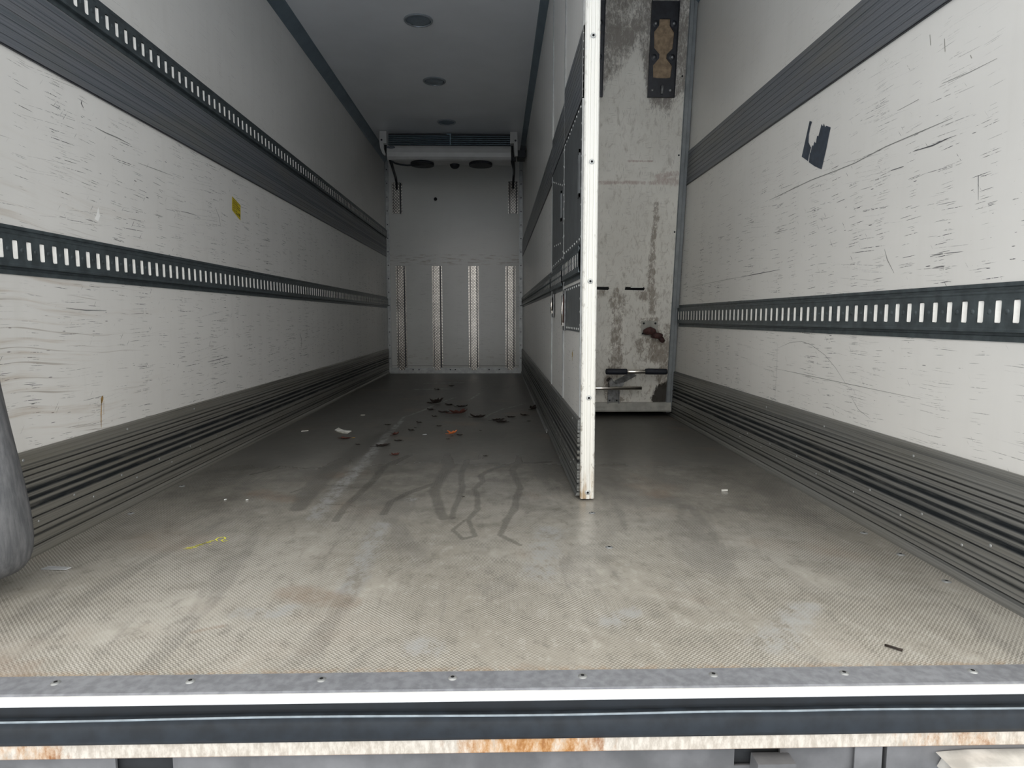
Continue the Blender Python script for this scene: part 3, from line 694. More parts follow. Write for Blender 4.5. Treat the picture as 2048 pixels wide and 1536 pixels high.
# ---------------------------------------------------------------- leaning bulkhead in the right bay
bh = empty('movable_bulkhead', 'stained white insulated bulkhead closing the right bay, leaning slightly', 'bulkhead', (0, 3.085, 0))
bh.rotation_euler = (math.atan(0.13), 0, 0)
X0, X1, Z0, Z1 = 0.372, 1.122, 0.100, 2.508
BROWN = [[(1.0,.56,.04),(1.04,.42,.04)], [(.92,.50,.02),(.95,.40,.02)], [(.762,.835,.016),(.75,.79,.012)], [(.791,.80,.018),(.788,.74,.022),(.776,.649,.022),(.767,.554,.022),(.778,.458,.03),(.786,.412,.026),(.769,.361,.03),(.765,.30,.03)], [(.742,.767,.02),(.75,.70,.012)],
 [(.984,1.369,.012),(.99,1.275,.012),(.978,1.157,.010),(.976,1.067,.014),(.98,.946,.016),(.981,.854,.018),(.997,.805,.02),(1.0,.70,.016)],
 [(1.10,.60,.018),(1.108,.50,.024),(1.105,.425,.026),(1.10,.32,.03),(1.09,.24,.026)], [(.94,.80,.02)], [(.75,.11,.01),(.82,.12,.012)], [(.93,.64,.014),(1.03,.65,.012)], [(.66,.82,.02)], [(.73,.25,.02),(.72,.12,.008)]]
RED = [[(.38,1.49,.014),(.62,1.492,.014),(.80,1.495,.012),(.96,1.492,.014),(.983,1.50,.024),(1.113,1.508,.034)], [(.98,1.53,.016),(1.10,1.55,.022)], [(.80,1.62,.008),(.95,1.62,.006)]]
BLACK = [[(1.122,.209,.030),(1.09,.17,.045),(1.06,.125,.035),(1.10,.12,.05),(1.12,.12,.05)], [(.735,.25,.014),(.75,.235,.014)]]
def bulk_attr(U, V):
    edge = np.interp(U, [.37,.60,.638,.66,.715,.759,.80,.827,.852,.881,.93,1.03,1.06,1.09,1.13], [1.93,1.96,2.0,2.05,2.12,2.17,2.22,2.28,2.20,2.06,1.90,1.88,1.93,1.95,1.98])
    gr = np.clip((V-edge)/0.20+0.35, 0, 0.70)
    return {'brown': lines(U, V, [[(a, b_, r*1.9) for a, b_, r in p] for p in BROWN]), 'red': lines(U, V, RED)*0.8, 'black': lines(U, V, [[(a, b_, r*1.2) for a, b_, r in p] for p in BLACK]), 'grime': gr}
grid('face_lining', np.linspace(X0, X1, 126), np.linspace(Z0, Z1, 390), lambda U, V: np.stack([U, 0*U, V], -1), M['bulk'], bulk_attr, bh)
boxo('insulated_core', (X0, 0.001, Z0), (X1, 0.07, Z1), M['outer'], bh)
# side seal against the right wall, its outline following the wall
b = MB(); b.box((X1, -0.012, 0.03), (X1+0.022, 0.06, Z1)); b.box((X1+0.024, -0.004, 0.03), (1.166, 0.05, Z1))
b.box((X1-0.004, -0.004, Z0), (X1, 0.0, Z1)); b.dome((1.108, 0, 1.655), (0, -1, 0), 0.006, 0.003, 1, 8); b.dome((1.110, 0, 1.20), (0, -1, 0), 0.006, 0.003, 1, 8); b.dome((1.100, 0, 2.10), (0, -1, 0), 0.006, 0.003, 1, 8)
bevel(b.build('side_seal', [M['seal_side'], M['black']], bh), 0.003)
b = MB(); b.prism([(-0.004, 0.100), (-0.014, 0.098), (-0.018, 0.075), (-0.026, 0.068), (-0.030, 0.050), (-0.026, 0.040), (0.05, 0.038), (0.06, 0.10)], lambda p, t: (t, p[0], p[1]), X0-0.01, 1.150)
b.build('bottom_seal', M['seal'], bh)
# punched guide plates, black with the board showing through
def guide(x0, x1, z0, cut):
    b = MB(); yb, yf = -0.001, -0.010
    C = [((p[0]), p[1]) for p in cut]
    top = Z1-0.01
    b.box((x0, yf, z0), (x1, yb, min(q[1] for q in C)))
    if top-max(q[1] for q in C) > 0.01: b.box((x0, yf, max(q[1] for q in C)), (x1, yb, top))
    Lp = sorted([q for q in C if q[0] < (x0+x1)/2], key=lambda q: q[1]); Rp = sorted([q for q in C if q[0] > (x0+x1)/2], key=lambda q: q[1])
    for side, pts in ((x0, Lp), (x1, Rp)):
        for (xa, za), (xb, zb) in zip(pts[:-1], pts[1:]):
            b.quad((side, yf, za), (xa, yf, za), (xb, yf, zb), (side, yf, zb)); b.quad((xa, yf, za), (xa, yb, za), (xb, yb, zb), (xb, yf, zb)); b.quad((side, yf, za), (side, yb, za), (side, yb, zb), (side, yf, zb))
    for xe in (x0, x1-0.004): b.box((xe, yf-0.010, z0), (xe+0.004, yf, top))       # raised side edges
    b.box((x0, yf-0.010, z0), (x1, yf, z0+0.004))
    xm = (x0+x1)/2
    for dz in (.04, .22, .40): b.dome((xm-.053, yf, z0+dz), (0, -1, 0), .009, .006, 1, 8); b.dome((xm+.054, yf, z0+dz), (0, -1, 0), .009, .006, 1, 8)
    for dz in (.22, .40):
        for sx in (-.053, .054): b.dome((xm+sx, yf+0.001, z0+dz), (0, -1, 0), .021, .003, 0, 14, 1)
    b.tube([(xm+.003, yf-.004, z0+.020), (xm+.003, yf-.006, z0+.065)], .008, 8, 1)
    p = b.build('guide_plate', [M['black'], M['steel']], bh)
    boxo('board_behind', (x0+.006, -.0008, z0+.08), (x1-.006, -.0002, top), M['wood'], p)
cutR = [(.95,.106),(.925,.110),(.920,.175),(.955,.215),(.955,.236),(.922,.27),(.918,.355),(.945,.390),(.945,.425)]
L_ = [(x, 1.979+z) for x, z in cutR]; R_ = [(.977*2-x, 1.979+z) for x, z in cutR]
guide(.896, 1.058, 1.979, L_+R_)
guide(.466, .628, 1.979, [(x-.43, z) for x, z in L_+R_])
for x0, x1, z0 in ((.614, .712, .852), (.812, .940, .850)):
    b = MB(); b.prism([(x0, z0-.010), (x1-.006, z0-.013), (x1, z0-.004), (x1-.004, z0+.008), (x0+.06, z0+.007), (x0+.004, z0+.009)], lambda p, t: (p[0], t, p[1]), -0.0015, -0.0003)
    b.build('hand_slot', M['void'], bh)
b = MB(); b.box((.85, -.0018, .8535), (.93, -.0015, .8605)); b.build('torn_edge', M['paper'], bh)
# channel, clamp, folding handle and bolt bar at the foot
b = MB(); b.box((.728, -.016, .092), (.734, 0, .24)); b.box((.800, -.016, .092), (.806, 0, .24)); b.box((.734, -.004, .092), (.800, 0, .24))
for x in (.742, .790):
    for z in (.112, .195): b.dome((x, -.004, z), (0, -1, 0), .006, .004, 1, 8)
b.build('channel', [M['steel'], M['black']], bh)
hd = MB(); hd.tube([(.695, -.115, .332), (1.085, -.115, .330)], .0135, 14); hd = hd.build('folding_handle', M['chrome'], bh)
for x0, x1 in ((.690, .828), (.941, 1.083)):
    b = MB(); b.tube([(x0, -.115, .332), (x0+.004, -.115, .332), (x0+.02, -.115, .332), (x1-.02, -.115, .331), (x1-.004, -.115, .331), (x1, -.115, .331)], [.012, .0185, .0195, .0195, .0185, .014], 16)
    b.build('grip', M['grip'], hd)
b = MB(); b.prism([(-.017, -.006), (.017, -.006), (.017, .006), (-.017, .006)], lambda p, t: (.775+(.875-.775)*t+p[0]*.8, -.055-.055*t+p[1], .243+(.318-.243)*t-p[0]*.8), 0, 1)
b.build('handle_arm', M['steel'], hd)
b = MB()
b.prism([(.722, .248), (.742, .276), (.747, .250), (.768, .238), (.815, .252), (.818, .232), (.800, .224), (.73, .222)], lambda p, t: (p[0], t, p[1]), -.075, -.045)
b.box((.728, -.075, .222), (.812, -.004, .228)); b.build('clamp_bracket', M['steel'], bh)
b = MB(); b.tube([(.42, -.075, .214), (.934, -.075, .213)], .0125, 14); b.build('bolt_bar', M['chrome'], bh)
lt = MB(); lt.box((.929, -.006, .547), (1.035, 0, .643)); lt = bevel(lt.build('hinge_plate', M['seal'], bh), .004)
for x, z in ((.944, .626), (1.019, .626), (.941, .560)):
    b = MB(); b.dome((x, -.006, z), (0, -1, 0), .007, .003, 0, 8); b.build('plate_bolt', M['black'], lt)
b = MB(); b.tube([(.950, -.020, .572), (.962, -.034, .578), (.980, -.040, .584), (.998, -.036, .576), (1.008, -.030, .560)], [.018, .023, .025, .024, .020], 12)
b.tube([(.992, -.035, .556), (1.010, -.040, .553), (1.040, -.040, .550), (1.056, -.038, .545)], [.018, .020, .020, .018], 10)
b.tube([(1.046, -.040, .540), (1.058, -.040, .525), (1.070, -.038, .512)], [.015, .017, .013], 8)
b.build('rusty_catch', M['rusty'], lt)

# ---------------------------------------------------------------- tread-plate guards on the front wall
def guard(x0, x1, z0, z1, raised, label, group):
    t = empty('tread_plate_guard', label, 'wall guard', ((x0+x1)/2, YB, z0), group)
    f = 0.0125; a, c = x0+raised, x1-raised
    b = MB(); b.box((x0, YB-.003, z0), (a-.001, YB, z1)); b.box((c+.001, YB-.003, z0), (x1, YB, z1)); b.build('flange', M['tread'], t)
    b = MB(); b.box((a, YB-.024, z0), (c, YB-.021, z1)); b.build('raised_face', M['tread'], t)
    b = MB(); b.box((a, YB-.021, z0), (a+.003, YB, z1)); b.box((c-.003, YB-.021, z0), (c, YB, z1)); b.box((a-.008, YB-.0045, z0), (a, YB-.003, z1)); b.box((c, YB-.0045, z0), (c+.012, YB-.003, z1)); b.build('fold_gap_shadow', M['black'], t)  # black folds, with flat strips painting the gap shadow beside them
    t.rotation_euler = (0, 0, 0); adopt(t); return t
low = 'tread plate guards on the lower front wall'
names = ['far left full-length tread-plate guard standing on the front wall foot plate', 'second tread-plate guard from the left on the lower front wall',
         'third tread-plate guard from the left on the lower front wall', 'rightmost lower tread-plate guard, beside the centre divider']
for x, lb in zip((-1.127, -.706, -.279, .155), names): guard(x-.060, x+.060, .040, 1.259, .026, lb, low)
guard(-1.214, -1.096, 1.853, 2.203, .024, 'short upper tread-plate guard at the left, below the cooling unit cable', 'short upper tread plate guards')
guard(.128, .240, 1.862, 2.225, .024, 'short upper tread-plate guard at the right, below the cooling unit hose', 'short upper tread plate guards')
b = MB(); b.dome((-.713, YB, 2.023), (0, -1, 0), .020, .016, 0, 10); b.dome((-.705, YB-.012, 2.028), (0, -1, 0), .009, .012, 0, 8)
tag(b.build('wall_sensor', M['dark']), 'small black sensor button alone on the upper front wall', 'sensor')

# ---------------------------------------------------------------- cooling unit under the ceiling
ev = empty('cooling_unit', 'off-white cooling unit hung under the ceiling at the front wall', 'cooling unit', (-.475, 5.6, H))
axx = lambda p, t: (t, p[0], p[1])
b = MB(); b.prism([(5.47, 2.362), (5.445, 2.352), (5.428, 2.325), (5.424, 2.285), (5.432, 2.245), (5.448, 2.222), (5.47, 2.214), (5.62, 2.206), (5.70, 2.24), (5.95, 2.36), (5.95, 2.372), (5.60, 2.372)], axx, -1.092, .142, 0, False)
cs = bevel(b.build('casing', M['unitw'], ev), .010, 3)
b = MB(); b.box((-1.085, 5.52, 2.372), (.135, 5.95, H-.004)); b.build('coil_core', M['dark'], ev)
b = MB()
for i in range(5): b.box((-1.085, 5.485, 2.378+i*.0195), (.135, 5.522, 2.3815+i*.0195))
b.box((-.470, 5.480, 2.372), (-.462, 5.50, H-.012)); b.box((-.50, 5.470, H-.020), (-.455, 5.485, H-.012)); b.build('fin_grille', M['fin'], ev)
def bracket(pts, dot):
    b = MB(); b.prism(pts, lambda p, t: (p[0], t, p[1]), 5.415, 5.450); o = bevel(b.build('end_bracket', M['unitw'], ev), .003)
    b = MB(); b.dome((dot[0], 5.415, dot[1]), (0, -1, 0), .010, .003, 0, 10); b.build('bracket_bolt', M['black'], o)
bracket([(-1.156, 2.485), (-1.087, 2.485), (-1.089, 2.365), (-1.119, 2.364), (-1.116, 2.318), (-1.097, 2.258), (-1.111, 2.250), (-1.133, 2.273), (-1.153, 2.324), (-1.158, 2.374)], (-1.137, 2.399))
bracket([(.130, 2.485), (.200, 2.485), (.205, 2.369), (.206, 2.252), (.174, 2.252), (.166, 2.374), (.130, 2.373)], (.183, 2.400))
for x in (-.755, -.166):
    b = MB(); b.tube([(x, 5.560, 2.215), (x, 5.560, 2.188)], .118, 32); f = b.build('fan_outlet', M['dark'], ev); f.scale = (1, 1, 1)
b = MB(); b.dome((-.430, 5.60, 2.212), (0, 0, -1), .052, .048, 0, 14, 3); b.build('drain_cup', M['dark'], ev)
b = MB(); k = len(b.v)
b.v += [(-1.048+.042*math.cos(a*math.pi/12), 5.4225, 2.332+.013*math.sin(a*math.pi/12)) for a in range(24)]; b.v += [(-1.048+.042*math.cos(a*math.pi/12), 5.430, 2.332+.013*math.sin(a*math.pi/12)) for a in range(24)]
b.face(tuple(range(24))); [b.face((i, (i+1) % 24, 24+(i+1) % 24, 24+i)) for i in range(24)]
bd = b.build('oval_badge', M['stkblack'], cs)
b = MB(); b.ribbon([(-1.075, 2.331), (-1.062, 2.335), (-1.05, 2.330), (-1.035, 2.334), (-1.022, 2.331)], .003, lambda a, c: (a, 5.4215, c)); b.build('badge_script', M['scratch'], cs)
b = MB(); b.tube([(-1.106, 5.47, 2.36), (-1.106, 5.46, 2.30), (-1.085, 5.46, 2.25), (-1.060, 5.47, 2.215), (-1.075, 5.70, 2.19), (-1.11, 6.05, 2.20), (-1.140, 6.30, 2.23), (-1.155, YB-.03, 2.205), (-1.153, YB-.024, 2.12)], [.013, .013, .013, .015, .014, .014, .015, .014, .012], 10)
b.build('cable', M['dark'], ev)
b = MB(); b.tube([(-1.052, 5.48, 2.212), (-1.02, 5.50, 2.196), (-.972, 5.50, 2.184), (-.897, 5.50, 2.176), (-.797, 5.52, 2.186), (-.722, 5.54, 2.195)], .009, 8); b.build('cable', M['dark'], ev)
b = MB(); b.tube([(.150, 5.47, 2.36), (.153, 5.46, 2.28), (.156, 5.47, 2.215), (.175, 5.75, 2.20), (.185, 6.1, 2.24), (.188, YB-.03, 2.25), (.184, YB-.024, 2.14)], [.014, .014, .020, .014, .013, .013, .012], 10); b.build('hose', M['dark'], ev)
b = MB(); b.box((.16, 5.45, 2.215), (.19, 5.50, 2.25)); b.build('hose_clip', M['dark'], ev)
adopt(ev)
b = MB(); b.box((.205, 5.42, 2.24), (.285, 5.60, 2.31)); b.box((.235, 5.44, 2.31), (.29, 5.58, 2.36))
tag(bevel(b.build('junction_box', M['dark']), .004), 'dark junction box on the divider beside the right end of the cooling unit', 'junction box')

# ---------------------------------------------------------------- ceiling lamps
lamp_labels = ['nearest and largest of the three round unlit lamps in the ceiling', 'middle one of the three round unlit lamps in the ceiling', 'farthest of the three round unlit ceiling lamps, just in front of the cooling unit']
def make_lamp():
    t = empty('ceiling_lamp', lamp_labels[0], 'ceiling lamp', (0, 0, 0), 'round recessed ceiling lamps')
    b = MB(); n = 40
    prof = [(.090, 0), (.090, -.004), (.086, -.008), (.078, -.008), (.076, -.003)]
    for r, z in prof: b.v += [(r*math.cos(2*math.pi*i/n), r*math.sin(2*math.pi*i/n), z) for i in range(n)]
    for k in range(len(prof)-1):
        for i in range(n): b.face((k*n+i, k*n+(i+1) % n, (k+1)*n+(i+1) % n, (k+1)*n+i), 0, False)
    b.build('rim', M['lamprim'], t)
    b = MB(); b.dome((0, 0, 0), (0, 0, -1), .077, .006, 0, 40, 3); b.build('lens', M['lamp'], t)
    return t
lamp = make_lamp()
for i, (x, y) in enumerate(((-.485, 3.061), (-.486, 4.087), (-.476, 5.136))):
    if i == 0: o = lamp
    else:
        o = lamp.copy(); COL.objects.link(o)
        for c in [q for q in bpy.data.objects if q.parent == lamp]:
            d = c.copy(); COL.objects.link(d); d.parent = o
    o.location = (x, y, H-.0005); o['label'] = lamp_labels[i]

# ---------------------------------------------------------------- stickers and tape
b = MB(); ys_ = (2.098, 2.195); P = lambda y, z, n=.0012: (XL+n, y, z)
b.quad(P(2.098, 1.245), P(2.198, 1.218), P(2.188, 1.142), P(2.090, 1.178))
st = b.build('sticker', M['yellow']); tag(st, 'small yellow sticker with dark print on the left wall', 'sticker')
b = MB()
def bar(u0, u1, v, w):
    A, B_, C, D_ = Vector((2.090, 1.178)), Vector((2.188, 1.142)), Vector((2.198, 1.218)), Vector((2.098, 1.245))
    f = lambda u, t: (A*(1-u)+B_*u)*(1-t)+(D_*(1-u)+C*u)*t
    p = [f(u0, v-w), f(u1, v-w), f(u1, v+w), f(u0, v+w)]; b.quad(*[P(q.x, q.y, .0018) for q in p])
for u0, u1, v, w in ((.05, .95, .93, .02), (.08, .7, .80, .025), (.1, .9, .68, .03), (.05, .45, .55, .02), (.5, .9, .55, .035), (.08, .62, .42, .02), (.1, .3, .28, .02), (.4, .6, .27, .03), (.74, .92, .25, .09), (.12, .4, .14, .02), (.48, .66, .14, .05)): bar(u0, u1, v, w)
b.build('print', M['ink'], st)
b = MB(); R = lambda q: [(XR-.0012, y, z) for y, z in q]
p1 = [(1.325,1.387),(1.305,1.378),(1.316,1.364),(1.326,1.338),(1.326,1.31),(1.304,1.285),(1.318,1.259),(1.322,1.24),(1.376,1.270)]
p2 = [(1.233,1.349),(1.222,1.338),(1.216,1.346),(1.205,1.330),(1.198,1.333),(1.166,1.318),(1.174,1.300),(1.19,1.25),(1.217,1.187),(1.27,1.21),(1.316,1.235),(1.311,1.271),(1.306,1.265),(1.296,1.292),(1.288,1.286),(1.280,1.300),(1.268,1.291),(1.262,1.316),(1.252,1.312),(1.240,1.334)]
k = 0
for pp in (p1, p2): k = len(b.v); b.v += R(pp); b.face(tuple(range(k, k+len(pp))))
for y, z in ((1.25, 1.30), (1.22, 1.325)): pass
tag(b.build('sticker', M['stkblack']), 'torn remains of a black sticker on the right wall', 'sticker')
b = MB()
for i, (y, z, l) in enumerate(((.66, 1.475-.06, .03), (.60, 1.38, .035), (.50, 1.30, .01))): b.ribbon([(y, z), (y-.006, z-l)], .007, lambda a, c: (XR-.0008, a, c))
q = b.build('faint_smudge', plain('smudge', (0.36, 0.35, 0.32), 0.6), bpy.data.objects['wall_right'])

# ---------------------------------------------------------------- grey padded roll at the left edge
b = MB(); seg = 28; rows = []
prof = [(.045, .020), (.049, .052), (.060, .075), (.085, .094), (.13, .103), (.20, .102), (.30, .094), (.42, .082), (.55, .070), (.70, .062), (.9, .058), (1.2, .055), (1.5, .052)]
for i, (z, r) in enumerate(prof):
    cx = -1.203-.035*min(1, z/.75)
    cy = .345+.03*z
    for j in range(seg):
        t = 2*math.pi*j/seg; rr = r*(1+.05*math.sin(3*t+z*5)+.02*math.sin(7*t-z*9))
        x = cx+rr*math.cos(t); x = max(x, XL+.018)
        b.v.append((x, cy+rr*.9*math.sin(t), z))
for i in range(len(prof)-1):
    for j in range(seg): b.face((i*seg+j, i*seg+(j+1) % seg, (i+1)*seg+(j+1) % seg, (i+1)*seg+j), 0, True)
b.face(tuple(range(seg))[::-1]); b.face(tuple((len(prof)-1)*seg+j for j in range(seg)))
rl = b.build('padded_roll', M['canvas']); tag(rl, 'scuffed grey rubber roll hanging against the left wall at the photo edge', 'padding roll')
b = MB(); b.box((XL+.001, .37, 1.35), (XL+.06, .41, 1.40)); b.build('hanging_strap', M['dark'], rl)
md = rl.modifiers.new('sub', 'SUBSURF'); md.levels = 1; md.render_levels = 2

# ---------------------------------------------------------------- rear sill
sl = empty('door_sill', 'flat grey aluminium door sill with screws and bright nose at the floor edge', 'door sill', (0, 0, 0))
b = MB(); b.prism([(0.0, 0.0), (0.0, 0.0035), (-.056, 0.0035), (-.060, 0.002), (-.060, -.004), (0.0, -.004)], axx, XL-.06, XR+.06)
b.build('tread_strip', M['sill'], sl)
b = MB(); b.prism([(-.0602, .0015), (-.0640, -.0015), (-.0665, -.0050), (-.0665, -.0135), (-.0640, -.0160), (-.0602, -.0160)], axx, XL-.06, XR+.06, 0, True); b.build('bright_nose', M['nose'], sl)
for x in (-1.03, -.794, -.555, -.320, -.083, .154, .395, .638, .879, 1.11):
    b = MB(); yy = -.022; b.dome((x, yy, .0035), (0, 0, 1), .0085, .0028, 0, 16); b.dome((x, yy, .0062), (0, 0, 1), .0038, .0004, 1, 6, 1); b.build('screw', [M['alu'], M['void']], sl)
bp_ = empty('rear_bumper', 'dark grey rubber bumper strip below the door sill', 'bumper', (0, -.06, -.09))
n = 80; b = MB()
for i in range(n+1):
    x = XL-.06+(XR-XL+.12)*i/n
    w = .0015*math.sin(x*7+1)+.0022*math.exp(-((x+1.02)/.10)**2)+.0016*math.exp(-((x-.52)/.10)**2)
    for y, z in ((-.058, -.016), (-.060, -.030-w), (-.0605, -.0345-w)): b.v.append((x, y, z))
for i in range(n):
    for j in range(2): k = i*3+j; b.face((k, k+3, k+4, k+1))
b.build('seal_recess', M['rubber'], bp_)
b = MB()
PP = [(-.0605, -.0345, 0), (-.0720, -.0342, 1), (-.0738, -.0352, 1), (-.0740, -.0370, 0), (-.0722, -.0410, 0), (-.0750, -.0470, 0), (-.0765, -.0720, 0), (-.0745, -.0800, 0), (-.060, -.0800, 0)]
for i in range(n+1):
    x = XL-.06+(XR-XL+.12)*i/n
    w = .0015*math.sin(x*7+1)+.0022*math.exp(-((x+1.02)/.10)**2)+.0016*math.exp(-((x-.52)/.10)**2)
    for y, z, f in PP: b.v.append((x, y, z-w*(1 if z > -.06 else 0)))
m_ = len(PP)
for i in range(n):
    for j in range(m_-1): k = i*m_+j; b.face((k, k+m_, k+m_+1, k+1), PP[j][2], True)
b.build('rubber_profile', [M['bumper'], M['lip']], bp_)
adopt(bp_)
b = MB(); b.prism([(-.046, -.0805), (-.0720, -.0805), (-.0725, -.1065), (-.046, -.1065)], axx, XL-.06, XR+.06)
tag(b.build('rear_crossbar', M['rustbar']), 'white painted steel crossbar streaked with orange rust below the bumper', 'crossbar')
# chassis below
b = MB(); zt, zb = -.107, -.32; yy = -.052
for x0, x1 in ((-1.35, -.675), (-.575, .425), (.508, .695), (.70, 1.23)): b.box((x0, yy-.006 if x0 < .6 else yy-.012, zb), (x1, yy, zt))
b.box((-.675, yy-.004, zb), (-.575, yy, -.150)); b.box((.425, yy-.004, zb), (.508, yy, -.150))
ch = b.build('rear_chassis_plate', M['chassis']); tag(ch, 'dusty grey chassis plate under the rusty crossbar', 'chassis')
b = MB(); b.prism([(.456, -.1255), (.521, -.1255), (.524, -.1262), (.524, -.20), (.452, -.20)], lambda p, t: (p[0], t, p[1]), -.088, -.056)
b.build('bracket_block', M['chassis'], ch)
boxo('upright_bar', (.640, -.0665, -.30), (.690, -.064, -.108), M['chassis'], ch)
boxo('inner_beam', (-1.3, -.047, -.32), (1.2, -.045, -.107), M['chassis_dark'], ch)
b = MB(); b.prism([(.785, -.1215), (.84, -.1175), (1.12, -.1175), (1.12, -.126), (.84, -.128), (.815, -.150), (.79, -.150), (.80, -.130)], lambda p, t: (p[0], t, p[1]), -.115, -.066)
b.box((.84, -.120, -.175), (1.12, -.090, -.126)); tag(bevel(b.build('step_bracket', M['bracket']), .002), 'pale metal step bracket under the right end of the crossbar', 'bracket')

# ---------------------------------------------------------------- litter on the floor
def leaf_mesh(name, mat, seed, lobes=5, curl=.35):
    rnd = random.Random(seed); b = MB(); n = 20; rings = 3
    b.v.append((0, 0, .10))
    for r in range(1, rings+1):
        for i in range(n):
            t = 2*math.pi*i/n
            R_ = (.62+.38*abs(math.cos(t*lobes/2+.4)))*(.85+.3*rnd.random())*(1 if abs(math.sin(t)) < .9 else .8)
            x, y = R_*math.cos(t)*r/rings, .62*R_*math.sin(t)*r/rings
            z = .06+curl*(x*x*.35+abs(y)*.5)*(r/rings)+.10*rnd.random()*(r == rings)
            b.v.append((x, y, max(.02, z)))
    for i in range(n): b.face((0, 1+i, 1+(i+1) % n))
    for r in range(rings-1):
        for i in range(n): k = 1+r*n; b.face((k+i, k+(i+1) % n, k+n+(i+1) % n, k+n+i))
    b.tube([(0, 0, .10), (-.7, .1, .07), (-1.25, .25, .12)], .035, 5)
    o = b.build(name, mat); return o
def put(o, x, y, s, rz, label, cat='leaf', group=None, sz=None, z=.0005):
    o.location = (x, y, z); o.scale = (s, s, sz or s); o.rotation_euler = (0, 0, rz); tag(o, label, cat, group); return o
put(leaf_mesh('leaf', M['leafo'], 3, 5, .9), -.258, 2.454, .030, .5, 'bright orange dead leaf on the dark floor left of the divider', sz=.045)
put(leaf_mesh('leaf', M['leafr'], 4, 7, .9), -.27, 3.218, .066, .2, 'largest crumpled red-brown dead leaf in the middle of the far floor', sz=.07)
put(leaf_mesh('leaf', M['leafr'], 5, 4, .8), -.576, 2.442, .030, 1.1, 'reddish brown dead leaf lying just on the pale floor streak', sz=.03)
put(leaf_mesh('leaf', M['leafr'], 6, 4, .9), -.490, 1.894, .022, .1, 'dark red dead leaf lying nearest the camera, beside the pale floor streak', sz=.032)
put(leaf_mesh('leaf', M['leafr'], 8, 3, .6), -.828, 2.32, .036, -.1, 'long red-brown leaf fragment just in front of the curled white strip')
put(leaf_mesh('leaf', M['leafy'], 9, 4, .6), -.789, 2.345, .011, .4, 'tiny yellow leaf crumb beside the long red-brown fragment')
put(leaf_mesh('leaf', M['leafd'], 10, 4, 1.0), -.467, 3.755, .060, .6, 'big dark curled leaf with a pale back at the end of the pale floor trace', sz=.09)
put(leaf_mesh('leaf', M['leafd'], 11, 4, .8), .257, 3.45, .062, 1.3, 'dark leaf clump caught against the foot of the divider', sz=.05)
put(leaf_mesh('leaf', M['leafd'], 12, 4, .8), -.127, 3.042, .052, .0, 'wide flat dark leaf at the near end of the short pale trace')
put(leaf_mesh('leaf', M['leafd'], 13, 3, .8), -.593, 2.115, .045, .5, 'long black twig-like leaf crossing the pale floor streak', sz=.03)
proto = leaf_mesh('leaf', M['leafd'], 20, 4, .7)
DG = 'small dark dead leaves scattered on the far floor'; DL = 'small dark dead leaf, one of many alike on the far floor left of the divider'
small = [(-.727,2.166,.016),(-.532,2.261,.024),(-.674,2.774,.022),(-.506,2.578,.024),(-.493,2.674,.010),(-.494,2.863,.024),(-.355,2.723,.018),(-.367,3.67,.040),(-.263,3.548,.046),(-.371,3.276,.045),
         (.003,2.943,.052),(.024,2.858,.040),(.088,3.065,.036),(.179,3.138,.030),(-.213,2.415,.020),(-.059,1.87,.012),(-.126,1.176,.007),(-.558,4.723,.035),(-.444,5.016,.03),(-.48,3.42,.03),(-.52,3.80,.028),(-.27,2.30,.012),(-.10,2.56,.008),(-.42,3.1,.02),(.20,2.9,.015),(-.255,2.395,.010)]
for i, (x, y, s) in enumerate(small):
    o = proto if i == 0 else proto.copy()
    if i: COL.objects.link(o)
    put(o, x, y, s, random.uniform(-.5, .5)+(math.pi if i % 2 else 0), DL, 'leaf', DG, sz=s*random.uniform(.6, 1.1))
b = MB()
pts = [(-.945, 2.600), (-.925, 2.560), (-.900, 2.525), (-.872, 2.500), (-.845, 2.490)]
for i, (x, y) in enumerate(pts): b.v += [(x-.010, y-.012, .003+.006*i % .01), (x+.010, y+.012, .014), (x-.008, y-.010, .001), (x+.012, y+.014, .012)]
for i in range(len(pts)-1): k = i*4; b.face((k, k+4, k+5, k+1)); b.face((k+2, k+3, k+7, k+6))
tag(b.build('plastic_strip', M['paper']), 'curled off-white plastic strip on the floor left of the pale streak', 'strip')
def scrap(x, y, sx, sy, rz, mat, label, cat='scrap', h=.003, group=None):
    b = MB(); b.prism([(-sx, -sy), (sx*.9, -sy*.8), (sx, sy*.7), (-sx*.8, sy)], lambda p, t: (p[0], p[1], t*h+.0006*(p[0] > 0)), 0.1, 1.0)
    o = b.build('scrap', mat); o.location = (x, y, .0004); o.rotation_euler = (0, 0, rz); return tag(o, label, cat, group)
scrap(-1.158, .520, .036, .010, -.12, M['clear'], 'flat translucent grey plastic scrap beside the grey roll')
scrap(-.91, 3.176, .014, .006, 0, M['paper'], 'tiny white chip on the dark floor right of the left kick plate')
scrap(-1.12, 2.571, .020, .008, .3, M['paper'], 'pale crumb on the floor left of the curled plastic strip')
scrap(.860, 1.228, .013, .004, .05, M['paper'], 'white stub on the floor of the right bay', h=.007)
scrap(-.41, 2.44, .012, .005, .05, M['clear'], 'small pale crumb between the orange leaf and the pale streak')
b = MB(); b.tube([(.775, .078, .003), (.787, .064, .004), (.797, .056, .003)], .0022, 6); b.tube([(.787, .064, .004), (.800, .060, .003)], .0015, 5)
tag(b.build('twig', M['leafd']), 'short dark twig on the pale floor near the sill, right side', 'twig')
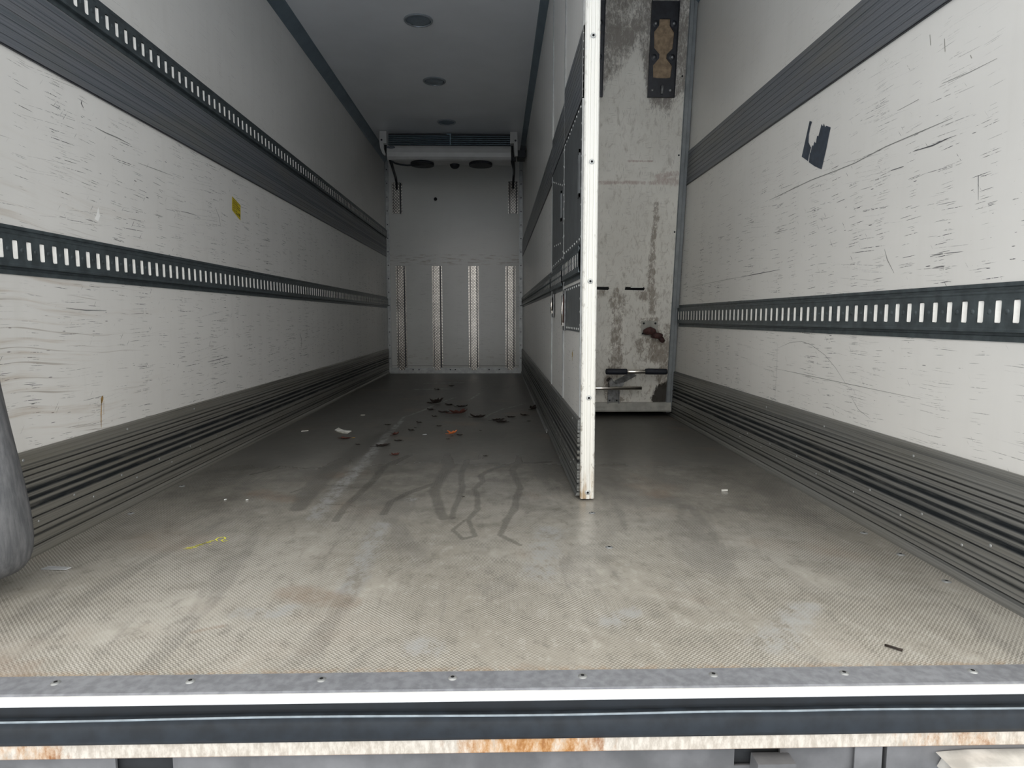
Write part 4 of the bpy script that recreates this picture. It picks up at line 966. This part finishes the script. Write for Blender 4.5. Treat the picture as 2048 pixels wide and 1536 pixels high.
for x, y, lb in ((-.985, 1.155, 'left one of two bright specks on the floor by the left kick plate'), (-.905, 1.150, 'right one of two bright specks on the floor by the left kick plate')):
    scrap(x, y, .004, .003, 0, M['nose'], lb, 'speck', group='bright specks on the floor')
# yellow marker scribbles
b = MB(); rnd = random.Random(5); F0 = lambda a, c: (a, c, .0009)
c0 = Vector((-.884, .655)); c1 = Vector((-.842, .722))
for i in range(11):
    p = c0.lerp(c1, i/10); w = .017*(1-.3*i/10)
    b.ribbon([(p.x-w*rnd.uniform(.3, 1), p.y+rnd.uniform(-.006, .006)), (p.x, p.y+.004), (p.x+w*rnd.uniform(.3, 1), p.y+rnd.uniform(-.004, .010))], .0040, F0)
b.ribbon([(c0.x, c0.y), (-.862, .695), (c1.x, c1.y)], .003, F0)
tag(b.build('marker_scribble', M['paint']), 'longer yellow marker scribble on the floor, left of the small hooked one', 'marker scribble')
b = MB(); b.ribbon([(-.825, .720), (-.838, .735), (-.836, .752), (-.820, .755), (-.812, .742), (-.818, .728), (-.808, .716), (-.800, .728)], .0050, F0); b.ribbon([(-.818, .752), (-.806, .758)], .003, F0); b.ribbon([(-.838, .690), (-.832, .694)], .004, F0)
tag(b.build('marker_scribble', M['paint']), 'small hooked yellow marker mark on the floor, right of the longer scribble', 'marker scribble')
# floor screws
fs = [(.318, .970), (.319, .644), (1.120, .570), (1.120, .387), (1.120, .749), (-1.235, 1.0), (-1.235, 1.35)]
FL = ['floor screw in front of the white divider edge, nearer the divider', 'floor screw in line with the divider edge, nearer the sill', 'middle one of three floor screws along the right kick plate', 'nearest of three floor screws along the right kick plate', 'farthest of three floor screws along the right kick plate', 'nearer floor screw beside the left kick plate', 'farther floor screw beside the left kick plate']
b = MB(); b.dome((0, 0, 0), (0, 0, 1), .011, .003, 0, 16); b.dome((0, 0, .0028), (0, 0, 1), .0045, .0005, 1, 6, 1); sc = b.build('floor_screw', [M['alu'], M['void']])
for i, ((x, y), lb) in enumerate(zip(fs, FL)):
    o = sc if i == 0 else sc.copy()
    if i: COL.objects.link(o)
    o.location = (x, y, .0002); tag(o, lb, 'screw', 'screws in the floor')
